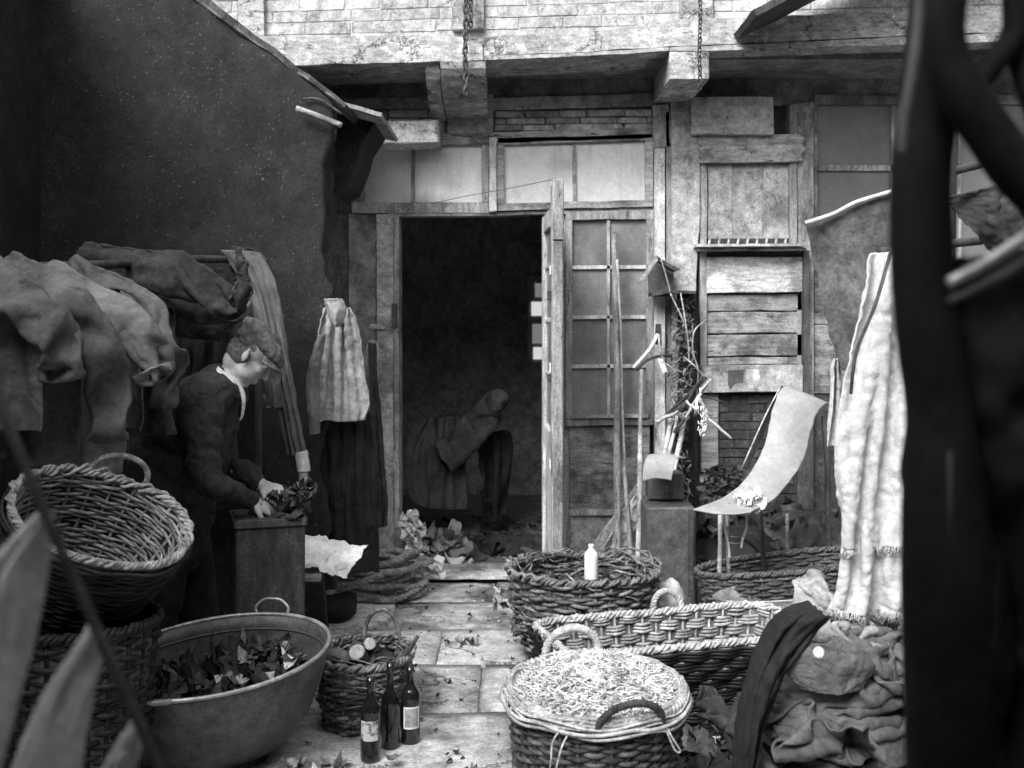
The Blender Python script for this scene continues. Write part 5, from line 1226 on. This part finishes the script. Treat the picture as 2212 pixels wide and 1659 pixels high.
# small tin gable
tg = thing('tin_gable', 'small bent tin roof like a bird box fixed on the plaster pier', 'tin hood', P(1425, 600, 6.3))
V, Fc = plate([(1377, 612), (1416, 552), (1426, 556), (1392, 606)], 6.22, .012, wob=.003); mesh('left_flap', V, Fc, ironl, tg)
V, Fc = plate([(1418, 552), (1470, 582), (1458, 586), (1420, 562)], 6.22, .10, wob=.003); mesh('right_flap', V, Fc, iron, tg)
V, Fc = plate([(1400, 590), (1418, 560), (1455, 585), (1452, 640), (1402, 640)], 6.36, .03, wob=.003); mesh('back_plate', V, Fc, zinc, tg)
for pl, nm in (([(1428, 560, 6.2), (1440, 600, 6.18), (1448, 632, 6.18)], 'wire'), ([(1448, 634, 6.17), (1470, 680, 6.15), (1482, 712, 6.15)], 'wire'), ([(1470, 632, 6.16), (1480, 690, 6.14), (1487, 745, 6.14), (1488, 782, 6.14)], 'wire'),
               ([(1478, 772, 6.15), (1500, 790, 6.13), (1522, 815, 6.13)], 'wire'), ([(1528, 690, 6.2), (1500, 715, 6.17), (1497, 760, 6.15), (1508, 800, 6.15), (1505, 850, 6.15), (1500, 900, 6.15)], 'wire'), ([(1425, 780, 6.2), (1445, 790, 6.18), (1460, 805, 6.18)], 'wire')):
    V, Fc = tube(PT(pl, 6), .0045, 6); o = mesh('bent_wire', V, Fc, ironl, tb_ if True else None, True); o.name = 'wire'
tp = thing('hanging_tongs', 'pair of pale tongs hanging open on the post by the glazed leaf', 'tongs', P(1422, 800, 6.3))
V, Fc = plate([(1417, 700), (1428, 700), (1430, 745), (1416, 745)], 6.3, .03); mesh('pivot', V, Fc, iron, tp)
V, Fc = tube(PT([(1421, 722, 6.28), (1405, 752, 6.26), (1386, 775, 6.25), (1368, 795, 6.25)], 5), [.011]*16, 6); mesh('arm', V, Fc, paper, tp, True)
V, Fc = tube(PT([(1424, 722, 6.28), (1425, 752, 6.26), (1432, 780, 6.25)], 5), [.008]*11, 6); mesh('arm', V, Fc, ironl, tp, True)
V, Fc = plate([(1420, 776), (1432, 776), (1443, 803), (1432, 808)], 6.24, .012, wob=.001); mesh('tag', V, Fc, paper, tp)
V, Fc = tube(PT([(1375, 800, 6.24), (1395, 780, 6.23), (1420, 770, 6.24), (1450, 768, 6.3)], 5), [.009]*16, 6); mesh('hook', V, Fc, iron, tp, True)
# bundle of split sticks
ts = thing('stick_bundle', 'fan of split sticks and slats tied against the brush bundle', 'sticks', P(1490, 900, 6.15))
for a, b, r_, m_ in (((1526, 815, 6.1), (1430, 905, 6.2), .010, woodd), ((1532, 822, 6.1), (1455, 940, 6.2), .010, woodl), ((1518, 812, 6.1), (1470, 890, 6.15), .010, woodd), ((1418, 912, 6.2), (1465, 888, 6.15), .012, woodl),
                  ((1514, 838, 6.1), (1505, 888, 6.08), .010, paper), ((1503, 886, 6.08), (1482, 866, 6.08), .009, paper), ((1510, 860, 6.1), (1530, 905, 6.08), .012, woodl), ((1530, 905, 6.08), (1580, 948, 6.05), .009, woodl),
                  ((1510, 850, 6.1), (1572, 872, 6.1), .005, woodd), ((1476, 900, 6.12), (1456, 935, 6.15), .012, woodd), ((1536, 818, 6.09), (1500, 868, 6.1), .008, woodh)):
    V, Fc = stick(P(*a), P(*b), r_, r_*.8, .008, 5, 7, .3); mesh('split_stick', V, Fc, m_, ts, True)
mb = MB()
for k in range(40):
    x = R.uniform(1508, 1526); y = R.uniform(880, 942); c = P(x, y, 6.08); a = R.uniform(0, 3.14); d = Vector((math.cos(a)*.5, 0, math.sin(a)))*R.uniform(.008, .02); mb.add(*tube([c-d, c+d], .0025, 4))
mb.build('shavings', paper, ts, True)['kind'] = 'stuff'
for k, (a, b, r_) in enumerate((((1450, 905, 6.25), (1416, 1090, 6.05), .013), ((1462, 900, 6.25), (1436, 1040, 6.05), .010), ((1478, 900, 6.25), (1445, 1085, 6.0), .015))):
    a, b = P(*a), P(*b); V, Fc = stick(a, b, r_, r_*1.1, .006, 8, 10); o = mesh('short_stake', V, Fc, woodh, None, True); tag(o, ('palest short stake leaning left of the brush bundle', 'thin short stake between two thicker leaning stakes', 'thickest short stake leaning against the brush bundle')[k], 'stake', 'short stakes leaning behind the cabinet')
# rags on the brick wall
mb = MB()
for k in range(160):
    c = P(R.uniform(1518, 1600), R.uniform(1010, 1120), 6.35); mb.add(*scrap(c, R.uniform(.02, .08), R.uniform(.01, .05), rotm(1.2+R.uniform(-.5, .5), R.uniform(-.6, .6), R.uniform(-.6, .6)), .02, 4, k))
o = mb.build('scrap_heap', scrapm, None, True, origin=P(1560, 1120, 6.35)); tag(o, 'dark crumpled scraps stuffed on a ledge behind the curved sheet', 'scraps', kind='stuff')

# ------------------------------------------------------------------ long curved sheet on its rail and stand
rows = [(1702, 834, 1792, 872, 5.62), (1690, 838, 1782, 874, 5.55), (1678, 858, 1765, 893, 5.5), (1664, 905, 1750, 935, 5.45), (1652, 960, 1738, 985, 5.38), (1622, 1020, 1712, 1030, 5.28), (1575, 1068, 1672, 1078, 5.14), (1497, 1101, 1622, 1107, 4.98)]
C = spl(rows, 7); V = []; Fc = []; n = 26
for i, q in enumerate(C):
    for j in range(n+1):
        u = j/n; p = P(q[0]*(1-u)+q[2]*u, q[1]*(1-u)+q[3]*u, q[4]); p.y -= .03*math.sin(math.pi*u)+.012*fb(Vector((p.x*4, p.z*4, 2)), 2); p.z -= .010*math.sin(math.pi*u)*i/len(C)
        e = .005*noise.noise(Vector((u*3, i*.35, 5))); p.x += e; V.append(p)
for i in range(len(C)-1):
    for j in range(n): a = i*(n+1)+j; Fc.append((a, a+n+1, a+n+2, a+1))
o = cloth('curved_sheet', (V, Fc), canvas, None, .006); tag(o, 'long pale stiff sheet curving down from its top rail like a slide', 'sheet')
tst = thing('trestle', 'dark trestle with pale straps carrying the long curved sheet', 'trestle', P(1600, 1290, 5.3))
V, Fc = plate([(1688, 832), (1700, 838), (1616, 1014), (1603, 1010)], 5.5, .02, wob=.002, Yr=5.62); mesh('side_rail', V, Fc, woodd, tst)
mesh('edge_strip', *tube(PT([(1688, 832, 5.6), (1650, 905, 5.54), (1603, 1010, 5.46)], 5), .004, 6), ironl, tst, True)
for a, b, r_, m_ in (((1556, 1105, 5.2), (1549, 1290, 5.25), .011, woodh), ((1570, 1112, 5.2), (1583, 1290, 5.3), .010, woodg), ((1640, 1100, 5.4), (1665, 1290, 5.5), .012, woodd), ((1780, 900, 5.6), (1800, 1290, 5.7), .015, woodd), ((1700, 1110, 5.7), (1712, 1290, 5.7), .010, woodg)):
    A = P(*a); B = P(*b); B.z = .0; V, Fc = stick(A, B, r_, r_, .01, 7); mesh('leg', V, Fc, m_, tst, True)
for pl in ([(1564, 1106, 5.12), (1566, 1140, 5.12), (1574, 1180, 5.14), (1576, 1205, 5.14)], [(1613, 1106, 5.12), (1612, 1140, 5.12), (1604, 1165, 5.13), (1601, 1184, 5.13)]):
    V, Fc = tube(PT(pl, 5), .013, 6, flat=.4); mesh('strap', V, Fc, clothw, tst, True)
for y in (1142, 1158, 1172): V, Fc = tube([P(1570, y, 5.13), P(1588, y+2, 5.13), P(1606, y, 5.13)], .003, 5); mesh('cross_wire', V, Fc, ironl, tst, True)
litter('white_shreds', 'bright white shreds lying in the foot of the curved sheet', 'shreds', 26, lambda k: P(R.uniform(1578, 1640), R.uniform(1068, 1100), 5.06), (.02, .07), paper, tall=.03, tilt=.7)
# oval basin with a basket behind it
t = thing('oval_basin', 'pale rimmed oval zinc basin half hidden behind the long hamper', 'basin', (1.36, 5.0, 0))
Ot = WL[t]
def ov2(prof, a_, b_, seg=64):
    V = []; Fc = []
    for (s, z) in prof:
        for k in range(seg): an = 2*math.pi*k/seg; V.append(Ot+Vector((a_*s*math.cos(an), b_*s*math.sin(an), z+.05*math.cos(an))))
    for i in range(len(prof)-1):
        for k in range(seg): j = (k+1) % seg; Fc.append((i*seg+k, i*seg+j, (i+1)*seg+j, (i+1)*seg+k))
    return V, Fc
V, Fc = ov2([(.6, .03), (.75, .1), (.95, .28), (1, .30), (1.02, .305), (1.0, .31), (.94, .28), (.88, .26), (.7, .10), (.5, .06), (.01, .06)], .44, .20); mesh('basin_wall', V, Fc, zincl, t, True)
t = thing('oval_basket', 'dark shallow oval basket standing behind the pale rimmed basin', 'basket', (1.42, 5.28, 0))
basket(t, .50, .20, 2.2, .36, .85, 20, 40, .007, mw=wickd, rimr=.012, chaos=.006, M=rotm(0, -.10, 0))

# ------------------------------------------------------------------ hanging fabrics at the right
o = garment('felt_blanket', 'mottled dark felt blanket hung from its upper right corner beside the post', 'blanket',
    [(1740, 483, 1985, 395), (1752, 530, 2000, 480), (1768, 600, 2000, 570), (1782, 670, 1990, 650), (1800, 740, 1960, 730), (1822, 800, 1900, 800)], 3.7, blank, grp=None, nf=1.5, amp=.018, seed=81, bulge=.05, crump=.006, nu=60, nv=60)
V, Fc = tube(PT([(1740, 482, 3.66), (1800, 462, 3.64), (1850, 437, 3.63), (1925, 414, 3.64)], 8), .008, 6); o = mesh('blanket_hem', V, Fc, clothw, None, True); tag(o, 'pale rope hem along the top edge of the felt blanket', 'rope')
X = hang(P(1880, 548, 3.0), P(2000, 540, 3.06), .38, .80, 66, 60, 4, wob=.04, tilt=-.075, spread=.7, steps=45, iters=14, back=3.14)
XS = X; o = simmed('white_sheet', X, clothw, .005); tag(o, 'large bright white linen sheet hanging in front of the dark post', 'sheet')
X = hang(P(1822, 1118, 3.04), P(1936, 1122, 3.08), .27, .25, 40, 50, 12, wob=.06, spread=.2, steps=50, iters=10)
XE = X; o = simmed('white_sheet_end', X, clothw, .004); tag(o, 'gathered white cloth end hanging below the large sheet with a frayed hem', 'cloth')
X = hang(P(1800, 775, 3.9), P(1812, 775, 3.9), .12, .29, 46, 30, 15, wob=.03, steps=70, iters=8)
o = simmed('small_white_rag', X, clothw, .004); tag(o, 'ragged white cloth tail hanging between blanket and curved sheet', 'rag')
V, Fc = tube(PT([(1924, 545, 2.94), (1890, 660, 2.92), (1850, 760, 2.92), (1838, 850, 2.94)], 10), [.009]*31, 8, flat=.5); o = mesh('dark_braid', V, Fc, iron, None, True); tag(o, 'dark braided cord running down the edge of the white sheet', 'cord')
mb = MB()
for XX in (XS, XE):
    for k in range(150):
        f = R.uniform(0, XX.shape[1]-1.01); k0 = int(f); c = Vector(XX[-1, k0]).lerp(Vector(XX[-1, k0+1]), f-k0)
        mb.add(*tube([c+Vector((0, 0, .004)), c+Vector((R.uniform(-.006, .006), R.uniform(-.004, .004), -R.uniform(.004, .012))), c+Vector((R.uniform(-.012, .012), R.uniform(-.006, .006), -R.uniform(.012, .03)))], .0012, 4))
o = mb.build('frayed_threads', clothw, None, True, origin=P(1870, 1160, 3.0)); tag(o, 'frayed thread fringe along the torn hems of the white cloths', 'fringe', kind='stuff')
garment('hide_scrap', 'brown-grey stiff hide tied behind the dark post with a pale rim', 'hide',
    [(2052, 425, 2215, 388), (2056, 440, 2240, 420), (2080, 475, 2240, 470), (2120, 520, 2230, 520), (2150, 552, 2225, 552)], 2.6, clothd, grp=None, nf=3, amp=.02, seed=95, bulge=.05, crump=.012, slant=1)

# heap of sacking
def heap(name, label, cat, cx, cy, Y, rx, ry, rz, m_, seed, fold=.05, fr=3, slant=.6, base=False, tw=1.0):
    V = []; Fc = []; nu, nv = 120, 80; c = P(cx, cy, Y)
    for i in range(nv+1):
        ph = math.pi*i/nv
        for j in range(nu):
            a = 2*math.pi*j/nu; d = Vector((math.sin(ph)*math.cos(a), math.sin(ph)*math.sin(a), math.cos(ph)))
            q = d + Vector((seed, 0, 0)); w = noise.noise(q*1.3)*2.2
            m1 = noise.noise(Vector((d.x*1.0+w*.25, d.y*1.0, (d.z + slant*.5*d.x)*fr*.75 + seed*2))); m2 = noise.noise(Vector((d.x*2.2+seed, d.y*2.0, (d.z - slant*.7*d.x)*fr*1.2)))
            k = 1 + fold*(1.7*(1-3.0*abs(m1)) + .7*(1-3*abs(m2)))*.62 + .012*noise.noise(q*7)
            p = c + Vector((d.x*rx*k, d.y*ry*k, d.z*rz*k)); p.z = max(p.z, .004+.004*math.cos(a*5)); V.append(p)
    for i in range(nv):
        for j in range(nu): k = (j+1) % nu; Fc.append((i*nu+j, (i+1)*nu+j, (i+1)*nu+k, i*nu+k))
    o = mesh(name, V, Fc, m_, None, True); return tag(o, label, cat)
hcx, hcy = .875, 3.08
sph = (((hcx, hcy, .10), .22), ((hcx+.02, hcy+.02, .32), .21), ((hcx+.05, hcy+.05, .50), .175), ((hcx-.04, hcy+.09, .66), .11))
def sackring(r0, r1, z0, H, seed, n=64, m=120, comp=.5, m_=None, name='sack', label='', steps=90, sp=sph, cx=hcx, cy=hcy, amp=.02, el=1.0, top=None):
    X = np.zeros((n, m, 3))
    for i in range(n):
        v = i/(n-1); r_ = r0+(r1-r0)*v
        for k in range(m):
            a = 2*math.pi*k/m; w = 1+.10*noise.noise(Vector((math.cos(a)*1.5, math.sin(a)*1.5, v*3+seed)))
            rr_ = r_*w + amp*math.sin(v*26+seed+1.5*math.sin(a+seed)) ; X[i, k] = (cx+rr_*math.cos(a)*el, cy+rr_*math.sin(a), z0+H*comp*(1-v)+.02*noise.noise(Vector((math.cos(a)*2, math.sin(a)*2, v*6+seed))))
    X = relax(X, 2*math.pi*(r0+r1)/2/m*.97, H/(n-1), None, steps, 9, sp, wrap=True, bend=.12, gs=.12, top=top)
    o = simmed(name, X, m_, .010, True, 1); return tag(o, label, 'sack')
sackring(.235, .27, .0, 1.1, 3, m_=clothh, comp=.46, steps=46, amp=.03, top=.48, label='large grey wool sack collapsed in heavy rolls, body of the lower right heap')
sackring(.15, .225, .38, .60, 9, m_=clothh, comp=.42, steps=40, amp=.03, top=.70, label='second grey sack slumped open on top of the heap', cx=hcx+.03, cy=hcy+.0)
def crumpled(label, c, w, h, m_, seed, comp=.55, sp=sph, name='crumpled_cloth', cat='cloth', n=60, steps=90, up=.07, fl=.004):
    X = np.zeros((n, n, 3)); c = Vector(c)
    for i in range(n):
        for j in range(n):
            u, v = i/(n-1)-.5, j/(n-1)-.5; q = Vector((u*5+seed, v*5, seed*2))
            X[i, j] = (c.x+u*w*comp+.03*noise.noise(q), c.y+v*h*comp+.03*noise.noise(q+Vector((9, 0, 0))), c.z+up*noise.noise(q*1.3)*2)
    X = relax(X, w/(n-1), h/(n-1), None, steps, 9, sp, bend=.2, floor=fl)
    o = simmed(name, X, m_, .007); return tag(o, label, cat)
crumpled('pale crumpled cloth thrown over the top of the sack heap', (hcx+.03, hcy+.0, .82), .40, .40, clothp, 4, .42, steps=50)
crumpled('dark crumpled cloth hanging over the left shoulder of the sack heap', (hcx-.19, hcy+.04, .66), .36, .5, clothd, 7, .5, steps=60)
crumpled('grey blanket corner folded over the right shoulder of the sack heap', (hcx+.15, hcy-.02, .68), .52, .50, clothh, 11, .38, steps=45)
crumpled('grey sacking bunched in front of the heap below the white disc', (hcx-.04, hcy-.16, .58), .50, .46, clothh, 31, .4, steps=45)
crumpled('rumpled dark cloth spread on the ground in front of the sack heap', (hcx, hcy-.22, .10), .55, .45, clothh, 15, .5, steps=60)
garment('dark_sleeve', 'dark trouser leg trailing down the left side of the heap to the ground', 'trousers', [(1745, 1298, 1790, 1330), (1690, 1318, 1770, 1360), (1650, 1370, 1740, 1400), (1622, 1450, 1700, 1460), (1602, 1540, 1662, 1550), (1588, 1620, 1640, 1620), (1580, 1685, 1622, 1685)], 2.95, clothk, grp=None, nf=3, amp=.03, seed=101, bulge=.07, crump=.02)
garment('smooth_flap', 'smooth grey flap under the white disc on the front of the sack heap', 'cloth', [(1738, 1385, 1800, 1372), (1700, 1410, 1856, 1398), (1696, 1448, 1890, 1446), (1730, 1486, 1860, 1488)], 2.93, clothh, grp=None, nf=1, amp=.010, seed=104, bulge=.05, crump=.006)
V, Fc = lathe([(.001, 0), (.014, .0005), (.0145, .002), (.012, .003), (.001, .0032)], P(1768, 1409, 2.80), 20, rotm(math.radians(75), 0, 0)); single('white_button', (V, Fc), clothw, 'small round white disc lying on the front of the sack heap', 'disc')

TO = Vector((tc_.x, 3.78, zr))
crumpled('dark crumpled rag lying in the left half of the zinc washtub', TO+Vector((-.10, .0, -.06)), .46, .34, clothh, 41, .42, (), 'crumpled_rag', 'rag', 44, 46, .05, zr-.15)
crumpled('nearly black crumpled rag lying in the right half of the zinc washtub', TO+Vector((.12, .03, -.05)), .44, .36, clothd, 43, .42, (), 'crumpled_rag', 'rag', 44, 46, .05, zr-.14)
bx = P(606, 1092, 4.33)
crumpled('dark rag bunched between the hands of the man over the square box', bx, .40, .32, clothd, 45, .45, (), 'crumpled_rag', 'rag', 44, 46, .05, bx.z-.035)
crumpled('dim cloth crumpled on the doorway floor at its left', (-.42, 7.15, .16), .7, .6, clothm, 47, .5, (), 'crumpled_rag', 'rag', 44, 50, .08)
crumpled('dark cloth crumpled in the middle of the doorway floor', (-.02, 7.3, .16), .7, .6, clothd, 49, .5, (), 'crumpled_rag', 'rag', 44, 50, .08)
crumpled('grey sacking crumpled on the doorway floor near the open door leaf', (.2, 6.95, .12), .45, .4, clothh, 53, .5, (), 'crumpled_rag', 'rag', 40, 50, .06)
crumpled('black cloth heaped under the curved sheet on its left', (1.25, 5.8, .4), 1.0, .8, clothk, 55, .5, (((1.25, 5.95, .15), .26),), 'crumpled_rag', 'rag', 48, 60, .1)
crumpled('dark cloth heaped under the curved sheet behind its right leg', (1.62, 5.95, .5), .9, .8, clothd, 57, .5, (((1.62, 6.0, .2), .28),), 'crumpled_rag', 'rag', 48, 60, .1)
pst = thing('prop_post', 'rough wooden post with a crossbar carrying the blanket and white sheet', 'post', (1.33, 3.42, 0))
V, Fc = stick((1.33, 3.42, 0), (1.33, 3.4, 2.1), .045, .04, .01); mesh('upright', V, Fc, woodd, pst, True)
V, Fc = stick(P(1905, 545, 3.03), P(2120, 520, 3.25), .014, .014, .004); mesh('crossbar', V, Fc, woodd, pst, True)
V, Fc = stick(P(1930, 415, 3.72), P(2130, 350, 3.5), .014, .014, .004); mesh('crossbar', V, Fc, woodd, pst, True)

# ------------------------------------------------------------------ out of focus things close to the viewer
hb = thing('harness', 'black blurred leather harness straps hanging close at the right side', 'harness', P(2000, 1300, .95))
def strap(pts, r, m_=black, name='strap', flat=.4, seg=12): 
    q = spl(pts, 8); V, Fc = tube([P(*x[:3]) for x in q], [x[3]*.95/F for x in q], seg, flat=1); return mesh(name, V, Fc, m_, hb, True)
strap([(2030, -120, .95, 62), (2025, 0, .95, 60), (2015, 120, .95, 62), (2005, 250, .95, 62), (1992, 340, .95, 64), (1988, 420, .95, 64), (1990, 520, .95, 66), (1996, 640, .95, 66), (2010, 760, .95, 68), (2030, 900, .95, 72), (2040, 1100, .95, 90), (2050, 1300, .95, 100), (2060, 1720, .97, 100)], 0)
strap([(2085, -160, .9, 50), (2045, -20, .9, 44), (2040, 100, .9, 44), (2080, 200, .9, 50), (2140, 290, .9, 50), (2200, 370, .9, 54), (2290, 450, .9, 60)], 0)
strap([(2200, -160, .92, 26), (2192, -30, .92, 26), (2190, 70, .92, 26), (2150, 130, .92, 28), (2110, 175, .92, 28), (2080, 160, .92, 40)], 0)
strap([(2190, 60, .93, 30), (2205, 150, .93, 22), (2240, 220, .93, 30), (2300, 260, .93, 40)], 0)
strap([(1990, -120, .8, 9), (1984, 40, .8, 9), (1966, 180, .8, 9), (1952, 260, .8, 8), (1948, 330, .8, 7)], 0, clothg, 'cord')
strap([(2050, 612, .8, 11), (2120, 575, .8, 12), (2190, 530, .8, 12), (2260, 480, .8, 12)], 0, zincl, 'shining_tube')
strap([(2050, 650, .8, 7), (2120, 618, .8, 8), (2190, 580, .8, 8), (2260, 530, .8, 8)], 0, clothm, 'dull_tube')
o = cloth('black_curtain', drape([(2040, 560, 2420, 540), (2030, 700, 2420, 700), (1990, 850, 2420, 850), (1970, 1000, 2420, 1000), (1966, 1150, 2420, 1150), (1962, 1300, 2420, 1300), (1960, 1380, 2420, 1380), (2000, 1460, 2420, 1460), (2010, 1560, 2420, 1560), (2040, 1640, 2420, 1660)], .98, nf=3, amp=.03, seed=111, bulge=.05, crump=.04), black, None); tag(o, 'black cloth filling the lower right close to the viewer', 'cloth')
V, Fc = tube([P(2052, 975, .86), P(2053, 1100, .86), P(2053, 1178, .86)], .0014, 6); single('thin_cord', (V, Fc), clothm, 'thin pale cord hanging down in front of the black cloth', 'cord', smooth=True)
# left foreground
fp = thing('slanting_pole', 'blurred dark pole slanting down across the lower left corner', 'pole', P(345, 1659, .85))
V, Fc = tube([P(*q) for q in spl([(-60, 730, .85), (0, 880, .85), (100, 1115, .85), (208, 1358, .85), (345, 1665, .85), (400, 1800, .85)], 5)], .0042, 10); mesh('pole', V, Fc, woodd, fp, True)
gl = 'blurred pale cloths hung from the slanting pole'
for rows, sd, lb in (([(92, 1098, 118, 1108), (20, 1170, 114, 1180), (-60, 1260, 98, 1290), (-140, 1380, 66, 1430), (-200, 1500, 22, 1600), (-240, 1650, -20, 1760)], 1, 'largest blurred pale cloth wedge under the slanting pole at the left edge'),
                ([(196, 1345, 222, 1356), (155, 1410, 220, 1420), (95, 1500, 206, 1500), (50, 1600, 188, 1600), (5, 1720, 170, 1720)], 2, 'middle blurred pale cloth wedge under the slanting pole'),
                ([(286, 1555, 314, 1562), (250, 1610, 306, 1610), (215, 1680, 292, 1680), (190, 1760, 285, 1760)], 3, 'smallest blurred pale cloth wedge at the bottom of the slanting pole')):
    o = cloth('hung_cloth', drape(rows, .87, nf=1.2, amp=.006, seed=sd*.9, nu=24, nv=40, bulge=.008, crump=.001, warp=.1, hem=.0008), clothw, None, .002); tag(o, lb, 'cloth', gl)
